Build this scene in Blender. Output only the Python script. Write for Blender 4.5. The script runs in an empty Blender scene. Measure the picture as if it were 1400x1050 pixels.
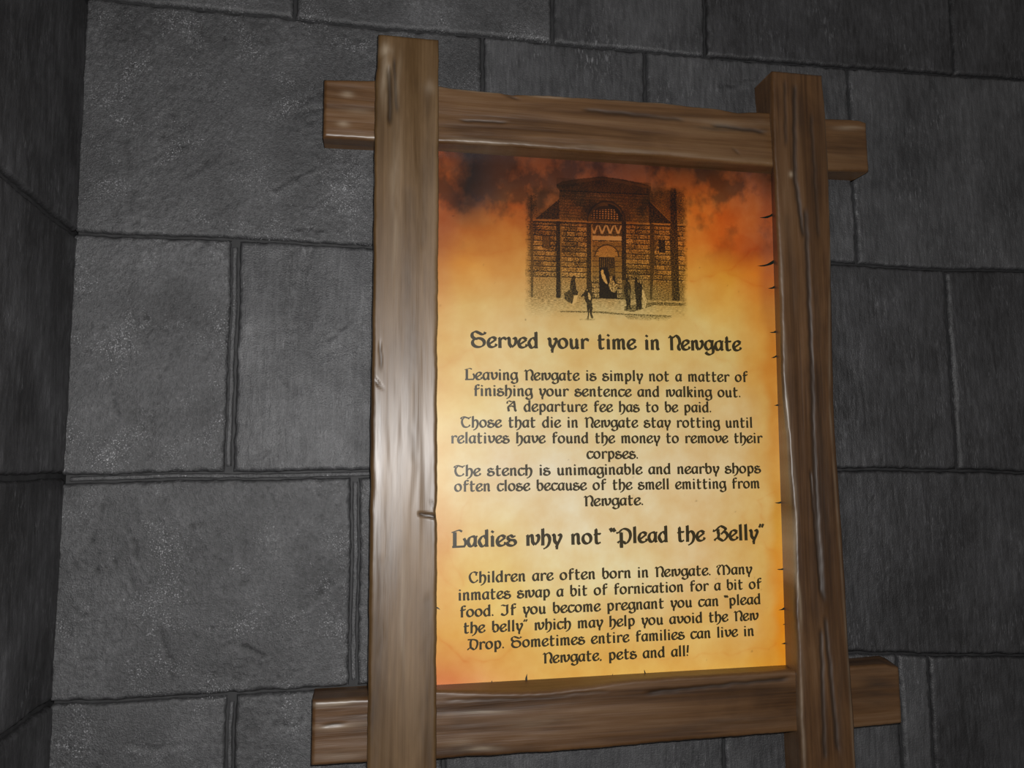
import bpy, math, random
import numpy as np
from mathutils import Matrix, Vector

# ---------------------------------------------------------------- camera, light, exposure
scene = bpy.context.scene
EYE = (0.0, -1.35, 1.55)
cam_data = bpy.data.cameras.new('camera')
cam = bpy.data.objects.new('camera', cam_data)
scene.collection.objects.link(cam)
cam_data.sensor_fit = 'HORIZONTAL'
cam_data.sensor_width = 36.0
cam_data.lens = 27.9175
cam_data.clip_start = 0.02
_r = Vector((0.9838463, -0.1788966, -0.0065186))
_u = Vector((-0.0123049, -0.103909, 0.9945107))
_f = Vector((0.178592, 0.9783654, 0.1044318))
_m = Matrix(((_r.x, _u.x, -_f.x), (_r.y, _u.y, -_f.y), (_r.z, _u.z, -_f.z))).to_4x4()
_m.translation = Vector(EYE)
cam.matrix_world = _m
scene.camera = cam

# the hand held camera's flash, a little above and to the right of the lens
fl = bpy.data.lights.new('camera_flash', 'POINT')
fl.energy = FLASH_W = 80.0
fl.color = (1.0, 0.985, 0.97)
fl.shadow_soft_size = 0.016
flo = bpy.data.objects.new('camera_flash', fl)
flo.location = (0.035, -1.36, 1.60)
scene.collection.objects.link(flo)

world = bpy.data.worlds.new('world')
scene.world = world
world.use_nodes = True
world.node_tree.nodes['Background'].inputs['Color'].default_value = (1.0, 0.93, 0.86, 1)
world.node_tree.nodes['Background'].inputs['Strength'].default_value = 0.10

vs = scene.view_settings
scene.display_settings.display_device = 'sRGB'
vs.view_transform = 'Standard'
vs.look = 'None'
vs.exposure = 0.0
vs.gamma = 1.0
vs.use_curve_mapping = False

# ---------------------------------------------------------------- numpy noise
def _grad(ix, iy, seed):
    h = (ix * 374761393 + iy * 668265263 + seed * 2147483647 + 1013904223) & 0xffffffff
    h = ((h ^ (h >> 13)) * 1274126177) & 0xffffffff
    h = h ^ (h >> 16)
    a = (h & 0xffff) / 65536.0 * 2 * np.pi
    return np.cos(a), np.sin(a)

def perlin(x, y, seed=0):
    x = np.asarray(x, float); y = np.asarray(y, float)
    xi = np.floor(x).astype(np.int64); yi = np.floor(y).astype(np.int64)
    xf = x - xi; yf = y - yi
    u = xf * xf * xf * (xf * (xf * 6 - 15) + 10); v = yf * yf * yf * (yf * (yf * 6 - 15) + 10)
    def g(dx, dy):
        c, s = _grad(xi + dx, yi + dy, seed)
        return c * (xf - dx) + s * (yf - dy)
    a = g(0, 0); b = g(1, 0); c = g(0, 1); d = g(1, 1)
    return ((a + u * (b - a)) + v * ((c + u * (d - c)) - (a + u * (b - a)))) * 1.4

def fbm(x, y, seed=0, octv=4, gain=0.5):
    t = 0; a = 1.0; n = 0
    for k in range(octv):
        t = t + a * perlin(np.asarray(x) * 2 ** k, np.asarray(y) * 2 ** k, seed + 17 * k); n += a; a *= gain
    return t / n

def sstep(x):
    x = np.clip(x, 0, 1); return x * x * (3 - 2 * x)

# ---------------------------------------------------------------- mesh helpers
def make_mesh(name, verts, faces, mat, parent=None, attrs=None, smooth=True):
    me = bpy.data.meshes.new(name)
    verts = np.asarray(verts, np.float32); faces = np.asarray(faces, np.int32)
    n = faces.shape[1]
    me.vertices.add(len(verts)); me.vertices.foreach_set('co', verts.ravel())
    me.loops.add(faces.size); me.loops.foreach_set('vertex_index', faces.ravel())
    me.polygons.add(len(faces))
    me.polygons.foreach_set('loop_start', np.arange(0, faces.size, n, dtype=np.int32))
    me.polygons.foreach_set('loop_total', np.full(len(faces), n, np.int32))
    me.polygons.foreach_set('use_smooth', np.full(len(faces), smooth, bool))
    me.update(calc_edges=True)
    me.validate()
    for an, (kind, data) in (attrs or {}).items():
        at = me.attributes.new(an, kind, 'POINT')
        at.data.foreach_set('color' if kind == 'FLOAT_COLOR' else 'value', np.asarray(data, np.float32).ravel())
    if mat: me.materials.append(mat)
    ob = bpy.data.objects.new(name, me)
    scene.collection.objects.link(ob)
    if parent: ob.parent = parent
    return ob

def grid_faces(nu, nv, flip=False):
    i = np.arange(nu * nv).reshape(nv, nu)
    a = i[:-1, :-1].ravel(); b = i[:-1, 1:].ravel(); c = i[1:, 1:].ravel(); d = i[1:, :-1].ravel()
    return np.stack([a, d, c, b] if flip else [a, b, c, d], 1)

def closed_relief(name, P, depthvec, mat, parent, attrs=None):
    """grid P (nv,nu,3) facing the room, closed with side walls and a back panel set back by depthvec"""
    nv, nu, _ = P.shape
    v = P.reshape(-1, 3); f = [grid_faces(nu, nv)]
    i = np.arange(nu * nv).reshape(nv, nu)
    ring = np.concatenate([i[0, :], i[1:, -1], i[-1, -2::-1], i[-2:0:-1, 0]])
    back = v[ring].copy()
    dv = np.asarray(depthvec, float)
    ax = int(np.argmax(np.abs(dv)))
    back[:, ax] = dv[ax]
    nb = len(ring); off = len(v)
    j = np.arange(nb); k = (j + 1) % nb
    f.append(np.stack([ring[j], off + j, off + k, ring[k]], 1))
    cen = back.mean(0); v2 = np.concatenate([v, back, cen[None]])
    c = off + nb
    f.append(np.stack([off + j, np.full(nb, c), np.full(nb, c), off + k], 1)[:0])
    at = {}
    for kx, (kind, d) in (attrs or {}).items():
        d = np.asarray(d, float).reshape(len(v), -1)
        d2 = np.concatenate([d, d[ring] * 0 + (d[ring] if kind == 'FLOAT_COLOR' else 0), d[:1]])
        at[kx] = (kind, d2)
    return make_mesh(name, v2, np.concatenate(f), mat, parent, at)

def tag(o, label=None, cat=None, group=None, kind=None):
    if label: o['label'] = label
    if cat: o['category'] = cat
    if group: o['group'] = group
    if kind: o['kind'] = kind
    return o

# ---------------------------------------------------------------- materials
def new_mat(name):
    m = bpy.data.materials.new(name); m.use_nodes = True
    nt = m.node_tree
    return m, nt, nt.nodes['Principled BSDF']

def N(nt, kind, **kw):
    n = nt.nodes.new(kind)
    for k, v in kw.items():
        if k in n.inputs: n.inputs[k].default_value = v
        else: setattr(n, k, v)
    return n

def ramp(nt, fac, stops):
    r = nt.nodes.new('ShaderNodeValToRGB')
    e = r.color_ramp.elements
    while len(e) < len(stops): e.new(0.5)
    for i, (p, c) in enumerate(stops):
        e[i].position = p; e[i].color = (*c, 1) if len(c) == 3 else c
    nt.links.new(fac, r.inputs[0])
    return r

def stone_material(name, base, dry, streak, rough, dens):
    """theatrical stonework: dark paint with lighter grey dry brushed over what stands proud"""
    m, nt, b = new_mat(name); L = nt.links.new
    tc = N(nt, 'ShaderNodeTexCoord')
    at = N(nt, 'ShaderNodeAttribute', attribute_name='relief')
    mp = N(nt, 'ShaderNodeMapping'); mp.inputs['Scale'].default_value = (1, 1, 0.16 if streak else 0.8)
    L(tc.outputs['Object'], mp.inputs[0])
    n1 = N(nt, 'ShaderNodeTexNoise', Scale=150.0, Detail=6.0, Roughness=0.75); L(mp.outputs[0], n1.inputs['Vector'])
    n2 = N(nt, 'ShaderNodeTexNoise', Scale=9.0, Detail=7.0, Roughness=0.7); L(tc.outputs['Object'], n2.inputs['Vector'])
    n3 = N(nt, 'ShaderNodeTexNoise', Scale=380.0, Detail=3.0, Roughness=0.5); L(tc.outputs['Object'], n3.inputs['Vector'])
    ad = N(nt, 'ShaderNodeMath', operation='MULTIPLY_ADD'); ad.inputs[1].default_value = 0.62
    L(at.outputs['Fac'], ad.inputs[0]); L(n1.outputs['Fac'], ad.inputs[2])
    ad2 = N(nt, 'ShaderNodeMath', operation='MULTIPLY_ADD'); ad2.inputs[1].default_value = 0.60
    L(n2.outputs['Fac'], ad2.inputs[0]); L(ad.outputs[0], ad2.inputs[2])
    r = ramp(nt, ad2.outputs[0], [(0.55, tuple(v * 0.45 for v in base)), (0.80, base), (1.0, tuple((x + y) / 2 for x, y in zip(base, dry))), (1.0, dry)])
    mr = N(nt, 'ShaderNodeMapRange'); mr.inputs['From Min'].default_value = 0.50; mr.inputs['From Max'].default_value = 1.75
    L(ad2.outputs[0], mr.inputs[0])
    r = ramp(nt, mr.outputs[0], [(0.05, tuple(v * 0.35 for v in base)), (0.36, tuple(v * .9 for v in base)), (0.60, tuple(x * .55 + y * .45 for x, y in zip(base, dry))), (0.82, tuple(v * 1.15 for v in dry))])
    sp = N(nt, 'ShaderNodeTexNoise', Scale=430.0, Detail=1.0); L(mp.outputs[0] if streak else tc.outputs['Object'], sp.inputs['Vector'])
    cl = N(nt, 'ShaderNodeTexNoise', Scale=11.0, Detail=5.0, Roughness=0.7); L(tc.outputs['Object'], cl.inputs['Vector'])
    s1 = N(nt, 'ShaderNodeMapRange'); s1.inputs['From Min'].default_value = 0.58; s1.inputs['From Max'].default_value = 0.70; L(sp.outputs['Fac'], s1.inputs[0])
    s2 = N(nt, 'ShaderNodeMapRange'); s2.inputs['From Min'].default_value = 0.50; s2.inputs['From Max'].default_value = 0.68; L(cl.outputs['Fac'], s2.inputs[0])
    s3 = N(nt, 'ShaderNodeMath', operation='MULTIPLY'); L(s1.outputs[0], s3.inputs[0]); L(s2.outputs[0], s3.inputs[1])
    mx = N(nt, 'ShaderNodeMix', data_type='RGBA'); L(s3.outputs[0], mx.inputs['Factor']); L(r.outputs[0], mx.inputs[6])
    mx.inputs[7].default_value = tuple(min(1, v * (1.4 if streak else 3.2)) for v in dry) + (1,)  # pale specks painted in for the sparkle of pitted stone
    L(mx.outputs[2], b.inputs['Base Color'])
    rr = N(nt, 'ShaderNodeMapRange'); rr.inputs['From Min'].default_value = 0.35; rr.inputs['From Max'].default_value = 0.65
    rr.inputs['To Min'].default_value = rough + 0.12; rr.inputs['To Max'].default_value = rough - 0.10
    L(n2.outputs['Fac'], rr.inputs[0]); L(rr.outputs[0], b.inputs['Roughness'])
    b.inputs['Specular IOR Level'].default_value = 0.45
    bu = N(nt, 'ShaderNodeBump', Strength=0.8, Distance=0.0020 * dens); L(n1.outputs['Fac'], bu.inputs['Height'])
    b2 = N(nt, 'ShaderNodeBump', Strength=0.9, Distance=0.0009 * dens); L(n3.outputs['Fac'], b2.inputs['Height']); L(bu.outputs[0], b2.inputs['Normal'])
    L(b2.outputs[0], b.inputs['Normal'])
    return m

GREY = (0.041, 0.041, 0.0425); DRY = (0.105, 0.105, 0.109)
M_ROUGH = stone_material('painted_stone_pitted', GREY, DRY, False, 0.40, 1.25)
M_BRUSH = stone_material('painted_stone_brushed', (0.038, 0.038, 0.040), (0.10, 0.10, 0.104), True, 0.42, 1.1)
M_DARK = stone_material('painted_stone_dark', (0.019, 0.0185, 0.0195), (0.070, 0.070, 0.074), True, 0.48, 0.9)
M_MORTAR, _nt, _b = new_mat('dark_painted_mortar')
_n = N(_nt, 'ShaderNodeTexNoise', Scale=120.0, Detail=4.0)
_r2 = ramp(_nt, _n.outputs['Fac'], [(0.3, (0.008, 0.008, 0.009)), (0.7, (0.020, 0.020, 0.021))])
_nt.links.new(_r2.outputs[0], _b.inputs['Base Color']); _b.inputs['Roughness'].default_value = 0.7

def wood_material(name, along, stops, rough, seedv):
    stops = [(p, (c[0] * 0.92, c[1] * 0.84, c[2] * 0.68)) for p, c in stops]
    m, nt, b = new_mat(name); L = nt.links.new
    tc = N(nt, 'ShaderNodeTexCoord')
    def mapped(s_al, s_ac):
        mp = N(nt, 'ShaderNodeMapping')
        mp.inputs['Scale'].default_value = (s_ac, s_ac, s_al) if along == 'z' else (s_al, s_ac, s_ac)
        mp.inputs['Location'].default_value = (seedv, seedv * 1.7, seedv * .6)
        L(tc.outputs['Object'], mp.inputs[0]); return mp
    a = mapped(1.6, 26); g = mapped(5, 260); blot = mapped(5, 11)
    n1 = N(nt, 'ShaderNodeTexNoise', Scale=1.0, Detail=5.0, Roughness=0.6, Distortion=0.7); L(a.outputs[0], n1.inputs['Vector'])
    n2 = N(nt, 'ShaderNodeTexNoise', Scale=1.0, Detail=3.0, Roughness=0.6); L(g.outputs[0], n2.inputs['Vector'])
    n3 = N(nt, 'ShaderNodeTexNoise', Scale=1.0, Detail=4.0, Roughness=0.6, Distortion=0.4); L(blot.outputs[0], n3.inputs['Vector'])
    m1 = N(nt, 'ShaderNodeMath', operation='MULTIPLY_ADD'); m1.inputs[1].default_value = 0.55
    L(n3.outputs['Fac'], m1.inputs[0]); L(n1.outputs['Fac'], m1.inputs[2])
    m2 = N(nt, 'ShaderNodeMath', operation='MULTIPLY_ADD'); m2.inputs[1].default_value = 0.30
    L(n2.outputs['Fac'], m2.inputs[0]); L(m1.outputs[0], m2.inputs[2])
    mr = N(nt, 'ShaderNodeMapRange'); mr.inputs['From Min'].default_value = 0.62; mr.inputs['From Max'].default_value = 1.22
    L(m2.outputs[0], mr.inputs[0])
    r = ramp(nt, mr.outputs[0], stops)
    at = N(nt, 'ShaderNodeAttribute', attribute_name='stain')
    mx = N(nt, 'ShaderNodeMix', data_type='RGBA')
    L(at.outputs['Fac'], mx.inputs['Factor']); L(r.outputs[0], mx.inputs[6]); mx.inputs[7].default_value = (0.020, 0.011, 0.006, 1)
    at2 = N(nt, 'ShaderNodeAttribute', attribute_name='wear_shine')
    mx2 = N(nt, 'ShaderNodeMix', data_type='RGBA')
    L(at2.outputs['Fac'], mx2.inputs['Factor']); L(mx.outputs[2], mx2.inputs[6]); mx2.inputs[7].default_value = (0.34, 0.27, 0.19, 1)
    L(mx2.outputs[2], b.inputs['Base Color'])
    rr = N(nt, 'ShaderNodeMapRange'); rr.inputs['From Min'].default_value = 0.3; rr.inputs['From Max'].default_value = 0.7
    rr.inputs['To Min'].default_value = rough - 0.07; rr.inputs['To Max'].default_value = rough + 0.12
    L(n1.outputs['Fac'], rr.inputs[0]); L(rr.outputs[0], b.inputs['Roughness'])
    b.inputs['Specular IOR Level'].default_value = 0.5
    b.inputs['Coat Weight'].default_value = 0.30; b.inputs['Coat Roughness'].default_value = 0.33
    bu = N(nt, 'ShaderNodeBump', Strength=0.35, Distance=0.0010); L(n2.outputs['Fac'], bu.inputs['Height'])
    b2 = N(nt, 'ShaderNodeBump', Strength=0.35, Distance=0.004); L(n1.outputs['Fac'], b2.inputs['Height']); L(bu.outputs[0], b2.inputs['Normal'])
    L(b2.outputs[0], b.inputs['Normal'])
    return m

WOOD_L = [(0.0, (0.030, 0.014, 0.003)), (0.35, (0.074, 0.041, 0.014)), (0.6, (0.104, 0.062, 0.027)), (1.0, (0.165, 0.108, 0.060))]
WOOD_R = [(0.0, (0.018, 0.007, 0.002)), (0.35, (0.058, 0.027, 0.009)), (0.6, (0.092, 0.046, 0.018)), (1.0, (0.135, 0.080, 0.044))]
WOOD_B = [(0.0, (0.034, 0.014, 0.004)), (0.35, (0.078, 0.038, 0.014)), (0.6, (0.112, 0.058, 0.024)), (1.0, (0.155, 0.094, 0.047))]
M_POST_L = wood_material('varnished_post_wood', 'z', WOOD_L, 0.42, 1.3)
M_POST_R = wood_material('varnished_dark_post_wood', 'z', WOOD_R, 0.46, 7.9)
M_BEAM_T = wood_material('varnished_beam_wood', 'x', WOOD_B, 0.46, 3.1)
M_BEAM_B = wood_material('varnished_lower_beam_wood', 'x', WOOD_R, 0.46, 12.4)

def print_material():
    m, nt, b = new_mat('printed_parchment'); L = nt.links.new
    at = N(nt, 'ShaderNodeAttribute', attribute_name='ink')
    L(at.outputs['Color'], b.inputs['Base Color'])
    b.inputs['Roughness'].default_value = 0.38
    b.inputs['Specular IOR Level'].default_value = 0.32
    return m
M_PRINT = print_material()
M_INK, _nt, _b = new_mat('brown_black_print')
_b.inputs['Base Color'].default_value = (0.034, 0.025, 0.009, 1); _b.inputs['Roughness'].default_value = 0.38; _b.inputs['Specular IOR Level'].default_value = 0.32
M_SCORCH, _nt, _b = new_mat('scorched_black_print')
_b.inputs['Base Color'].default_value = (0.0, 0.006, 0.003, 1); _b.inputs['Roughness'].default_value = 0.45

# ---------------------------------------------------------------- the stone walls
Z_TOPS = [0.0, 0.40, 0.80, 1.198, 1.540, 1.9315, 2.329, 2.73, 3.10]      # bed joints of both walls
def bed(k, x):
    """height of bed joint k at distance x along the wall, with the slight wander of hand laid joints"""
    z = Z_TOPS[k]
    pts = {6: [(-0.46, 2.3326), (-0.136, 2.3287), (0.014, 2.3246), (0.162, 2.3279), (0.51, 2.3264), (0.91, 2.3313), (1.155, 2.3373), (1.33, 2.341)],  # joint points baked from image pixels cast onto the wall plane
           5: [(-0.47, 1.930), (-0.22, 1.9305), (0.006, 1.928), (0.873, 1.9351), (1.109, 1.9314), (1.29, 1.9355)],
           4: [(-0.466, 1.5365), (-0.34, 1.539), (0.01, 1.5406), (0.86, 1.542), (1.05, 1.5407), (1.257, 1.5336)],
           3: [(-0.463, 1.199), (-0.33, 1.197), (0.003, 1.1997), (0.30, 1.204), (0.878, 1.2104), (1.072, 1.1974), (1.228, 1.189)]}.get(k)
    x = np.asarray(x, float)
    b = np.interp(x, [p[0] for p in pts], [p[1] for p in pts]) if pts else z
    return b + 0.0018 * perlin(x * 9, x * 0 + k * 3.7, 5) + 0.0009 * perlin(x * 31, x * 0 + k * 1.7, 9)
def perp(x0, z, sd):
    """a perpend joint: x at height z"""
    return x0 + 0.0022 * perlin(z * 8, z * 0 + sd * 2.3, 31) + 0.001 * perlin(z * 30, z * 0 + sd, 37)

def stone(parent, x0, x1, k, kind, step, seed, gap=(0.005, 0.005, 0.005, 0.005), side='back', ridges=(), amp=1.0, proud=0.0, corner=False):
    """one stone between perpends x0, x1 and bed joints k, k+1.  gap = half joints left, right, bottom, top"""
    W = x1 - x0; H = Z_TOPS[k + 1] - Z_TOPS[k]
    nu = max(6, int(W / step)); nv = max(6, int(H / step))
    def spaced(n):                       # denser near the edges so the arris rounds off
        t = np.linspace(0, 1, n); return t
    U, V = np.meshgrid(spaced(nu), spaced(nv))
    zz = bed(k, x0 + U * W) * (1 - V) + bed(k + 1, x0 + U * W) * V
    xl = perp(x0, zz, round(x0 * 50) + k) + gap[0]; xr = perp(x1, zz, round(x1 * 50) + k) - gap[1]
    rag = 0.0016
    xl = xl + rag * perlin(zz * 60, zz * 0 + seed, seed); xr = xr + rag * perlin(zz * 60, zz * 0 + seed + 5, seed + 1)
    X = xl + (xr - xl) * U
    zb = bed(k, X) + gap[2] + rag * perlin(X * 60, X * 0 + seed, seed + 2)
    zt = bed(k + 1, X) - gap[3] + rag * perlin(X * 60, X * 0 + seed, seed + 3)
    # rounded corners
    Z = zb + (zt - zb) * V
    dx = (xr - X) if corner else np.minimum(X - xl, xr - X); dz = np.minimum(Z - zb, zt - Z)
    d = np.minimum(dx, dz) - 0.25 * np.clip(0.02 - np.hypot(np.clip(0.02 - dx, 0, 1), np.clip(0.02 - dz, 0, 1)), -1, 0) * -1
    d = d + 0.002 * perlin(X * 45, Z * 45, seed + 8)
    d = d + 0.0012 * perlin(X * 140, Z * 140, seed + 9)
    edge = sstep((d + 0.001) / 0.0055)
    if kind == 'rough':
        rough = fbm(X * 30, Z * 34, seed, 5, 0.62); pit = -np.clip(perlin(X * 75, Z * 75, seed + 40) - 0.25, 0, 1)
        big = fbm(X * 6, Z * 6, seed + 3, 3)
        dirn = fbm(X * 14 + Z * 18, (Z - X) * 60, seed + 6, 3)
        grit = fbm(X * 120, Z * 120, seed + 70, 2)
        patch = np.clip(0.5 + 1.6 * fbm(X * 8, Z * 8, seed + 71, 2), 0.1, 1)
        h = 0.0026 * big + patch * (0.0017 * rough + 0.0024 * pit + 0.0011 * grit) + 0.0004 * dirn
    elif kind == 'smooth':
        big = fbm(X * 5, Z * 5, seed + 3, 3); rough = fbm(X * 36, Z * 20, seed, 4, 0.55)
        h = 0.0030 * big + 0.0010 * rough
    else:
        big = fbm(X * 7, Z * 5, seed + 3, 3); rough = fbm(X * 80, Z * 9, seed, 4, 0.6)
        pit = fbm(X * 40, Z * 38, seed + 12, 3)
        h = 0.0026 * big + 0.0011 * rough + 0.0008 * pit
    h = h * amp
    for (ax, az, bx, bz, w, dp) in ridges:                   # cracks and flaked ridges of this stone
        vx, vz = bx - ax, bz - az; L2 = vx * vx + vz * vz
        t = np.clip(((X - ax) * vx + (Z - az) * vz) / L2, 0, 1)
        qx = ax + vx * t + 0.011 * fbm(Z * 38, X * 30, seed + 60, 3); qz = az + vz * t + 0.011 * fbm(X * 38, Z * 30, seed + 61, 3)
        sd = ((X - qx) * vz - (Z - qz) * vx) / math.sqrt(L2)
        dist = np.hypot(X - qx, Z - qz)
        dp = dp * np.clip(0.55 + 1.1 * fbm(X * 60, Z * 60, seed + 62, 2), 0.05, 1.2)
        h = h - dp * np.exp(-(dist / w) ** 2) + 0.5 * dp * np.exp(-((dist - 2.2 * w) / (1.2 * w)) ** 2) * (sd > 0)
    relief = np.clip(0.5 + h / 0.006, 0, 1) * (0.25 + 0.75 * edge)
    y = (h + proud) * edge - 0.0060 * (1 - edge)
    if side == 'back': P = np.stack([X, -y, Z], -1); dv = (0, 0.0125, 0)
    else:              P = np.stack([XC + y, -X, Z], -1)[:, ::-1]; dv = (XC - 0.0125, 0, 0); relief = relief[:, ::-1]
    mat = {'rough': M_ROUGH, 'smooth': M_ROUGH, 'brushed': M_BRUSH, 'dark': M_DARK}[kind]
    return closed_relief('stone_block', P, dv, mat, parent, {'relief': ('FLOAT', relief.ravel())})

def bead(parent, pts, width, seed, vertical=False, lift=0.0):
    """raised mortar strip lying in a joint"""
    n = max(8, int(math.hypot(pts[-1][0] - pts[0][0], pts[-1][1] - pts[0][1]) / 0.004))
    t = np.linspace(0, 1, n); m = 7; s = np.linspace(-1, 1, m)
    x = np.interp(t, np.linspace(0, 1, len(pts)), [p[0] for p in pts]); z = np.interp(t, np.linspace(0, 1, len(pts)), [p[1] for p in pts])
    T, S = np.meshgrid(t, s); Xc = np.interp(T, t, x); Zc = np.interp(T, t, z)
    al = Zc if vertical else Xc
    w = width / 2 * (1 + 0.25 * perlin(al * 40, S * 0, seed))
    if vertical: Xc = Xc + 0.0012 * perlin(al * 18, al * 0, seed + 4)
    else: Zc = Zc + 0.0010 * perlin(al * 18, al * 0, seed + 4)
    h = (0.0092 + lift) * (1 - S ** 6) - 0.011 + 0.0014 * fbm(al * 50, S * 2, seed + 2, 3)
    P = np.stack([Xc - S * w, -h, Zc] if vertical else [Xc, -h, Zc + S * w], -1)
    return closed_relief('mortar_bead', P, (0, 0.0125, 0), M_ROUGH, parent, {'relief': ('FLOAT', np.clip(0.55 * (1 - S ** 6), 0, 1).ravel())})

def box(name, lo, hi, mat, parent=None):
    x0, y0, z0 = lo; x1, y1, z1 = hi
    v = [(x0, y0, z0), (x1, y0, z0), (x1, y1, z0), (x0, y1, z0), (x0, y0, z1), (x1, y0, z1), (x1, y1, z1), (x0, y1, z1)]
    f = [(0, 3, 2, 1), (4, 5, 6, 7), (0, 1, 5, 4), (1, 2, 6, 5), (2, 3, 7, 6), (3, 0, 4, 7)]
    return make_mesh(name, v, f, mat, parent, smooth=False)

XC = -0.4640                                                     # face of the side wall
wall_back = tag(box('wall_back', (XC, 0.0085, 0.0), (2.62, 0.12, 3.10), M_MORTAR), 'dark grey wall of large painted stone blocks behind the sign', kind='structure')
wall_left = tag(box('wall_left', (XC - 0.12, -1.9, 0.0), (XC - 0.0085, 0.12, 3.10), M_MORTAR), 'side wall of dark stone blocks meeting the sign wall in a corner', kind='structure')
floor = tag(box('floor', (XC - 0.12, -1.9, -0.06), (2.62, 0.12, 0.0), M_DARK), 'dark stone floor', kind='structure')

F_ = 0.003; C_ = 0.012
XL = XC + 0.004
E = 2.60
g = (0.005, 0.005, 0.005, 0.005)
# back wall, course by course from the bottom: (x0, x1, kind, step, gaps, ridges)
courses = {
 0: [(XL, 0.10, 'rough', C_), (0.10, 0.72, 'brushed', C_), (0.72, 1.35, 'rough', C_), (1.35, 2.0, 'brushed', C_), (2.0, E, 'rough', C_)],
 1: [(XL, -0.08, 'brushed', C_), (-0.08, 0.45, 'rough', C_), (0.45, 1.12, 'brushed', C_), (1.12, 1.75, 'rough', C_), (1.75, E, 'brushed', C_)],
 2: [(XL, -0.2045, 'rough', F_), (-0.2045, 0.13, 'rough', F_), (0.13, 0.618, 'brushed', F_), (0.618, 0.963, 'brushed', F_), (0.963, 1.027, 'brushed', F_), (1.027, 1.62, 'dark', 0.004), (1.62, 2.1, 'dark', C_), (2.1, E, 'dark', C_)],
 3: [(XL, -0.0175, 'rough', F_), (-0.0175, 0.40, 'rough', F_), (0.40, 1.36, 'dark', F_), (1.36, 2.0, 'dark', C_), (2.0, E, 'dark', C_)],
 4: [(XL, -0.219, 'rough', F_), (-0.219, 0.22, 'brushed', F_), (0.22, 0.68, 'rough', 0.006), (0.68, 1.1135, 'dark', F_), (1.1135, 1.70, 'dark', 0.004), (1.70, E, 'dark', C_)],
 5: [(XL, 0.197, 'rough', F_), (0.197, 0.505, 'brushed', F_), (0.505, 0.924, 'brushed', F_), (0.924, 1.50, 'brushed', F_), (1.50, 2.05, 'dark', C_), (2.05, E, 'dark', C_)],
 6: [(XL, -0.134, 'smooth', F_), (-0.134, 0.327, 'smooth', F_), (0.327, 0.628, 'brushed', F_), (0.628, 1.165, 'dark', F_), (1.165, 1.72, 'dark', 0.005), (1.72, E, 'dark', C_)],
 7: [(XL, 0.20, 'brushed', C_), (0.20, 0.85, 'rough', C_), (0.85, 1.45, 'brushed', C_), (1.45, 2.0, 'brushed', C_), (2.0, E, 'rough', C_)],
}
wide_perps = {(-0.219, 4), (-0.0175, 3), (-0.2045, 2)}
rid = {
 (3, 0): [(-0.375, 1.470, -0.335, 1.375, 0.0030, 0.0030), (-0.388, 1.41, -0.35, 1.36, 0.0028, 0.0026), (-0.40, 1.50, -0.43, 1.42, 0.004, 0.002),
          (-0.225, 1.285, -0.16, 1.255, 0.0030, 0.0036), (-0.31, 1.30, -0.29, 1.22, 0.004, 0.0022), (-0.225, 1.355, -0.185, 1.37, 0.004, 0.002),
          (-0.155, 1.52, -0.135, 1.465, 0.0028, 0.0024), (-0.09, 1.525, -0.065, 1.495, 0.0026, 0.0026), (-0.10, 1.33, -0.05, 1.37, 0.006, 0.0022)],
 (4, 0): [(-0.36, 1.80, -0.30, 1.76, 0.003, 0.0022), (-0.30, 1.76, -0.33, 1.70, 0.003, 0.0020), (-0.27, 1.925, -0.235, 1.905, 0.004, 0.0028), (-0.41, 1.69, -0.39, 1.64, 0.004, 0.002)],
 (4, 1): [(-0.19, 1.56, -0.165, 1.575, 0.003, 0.0022), (-0.14, 1.70, -0.115, 1.64, 0.004, 0.0016), (-0.07, 1.76, -0.03, 1.80, 0.0035, 0.0018)],
 (5, 0): [(-0.40, 2.09, -0.38, 1.96, 0.006, 0.0014), (-0.16, 2.02, -0.10, 2.06, 0.004, 0.0018), (-0.30, 2.03, -0.25, 2.08, 0.004, 0.0016), (-0.13, 2.17, -0.06, 2.21, 0.004, 0.0015)],
 (2, 0): [(-0.36, 1.13, -0.28, 1.12, 0.004, 0.0026), (-0.30, 1.10, -0.26, 1.05, 0.004, 0.002)],
 (2, 1): [(-0.17, 1.14, -0.10, 1.15, 0.004, 0.002)],
 (5, 2): [(0.66, 2.27, 0.72, 2.285, 0.004, 0.0025), (0.35, 2.25, 0.42, 2.262, 0.003, 0.002)],
 (3, 2): [(0.93, 1.49, 0.92, 1.40, 0.0035, 0.0016), (0.96, 1.36, 0.93, 1.32, 0.003, 0.0014)],
}
sd = 100
for k, row in courses.items():
    for i, (x0, x1, kind, step) in enumerate(row):
        sd += 7
        gl = 0.0070 if (x0, k) in wide_perps else 0.0026
        gr = 0.0070 if (x1, k) in wide_perps else 0.0026
        gb = 0.0062 if k == 4 and x0 < 0.3 else 0.0020
        gt = 0.0062 if k == 3 and x0 < 0.3 else 0.0020
        if i == 0: gl = -0.006
        stone(wall_back, x0, x1, k, kind, step, sd, (gl, gr, gb, gt), 'back', rid.get((k, i), ()), 1.0, ((sd * 37) % 11 - 5) * 0.0002, i == 0)
bead(wall_back, [(XL + 0.004, bed(4, XL)), (-0.30, bed(4, -0.30)), (-0.15, bed(4, -0.15)), (0.0, bed(4, 0.0)), (0.12, bed(4, 0.12))], 0.0088, 3)
bead(wall_back, [(float(perp(-0.219, np.array(z), round(-0.219 * 50) + 4)) - 0.001, z) for z in np.linspace(1.555, 1.918, 9)], 0.009, 5, True)
bead(wall_back, [(float(perp(-0.0175, np.array(z), round(-0.0175 * 50) + 3)) + 0.0005, z) for z in np.linspace(1.21, 1.528, 9)], 0.0095, 6, True)
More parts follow.
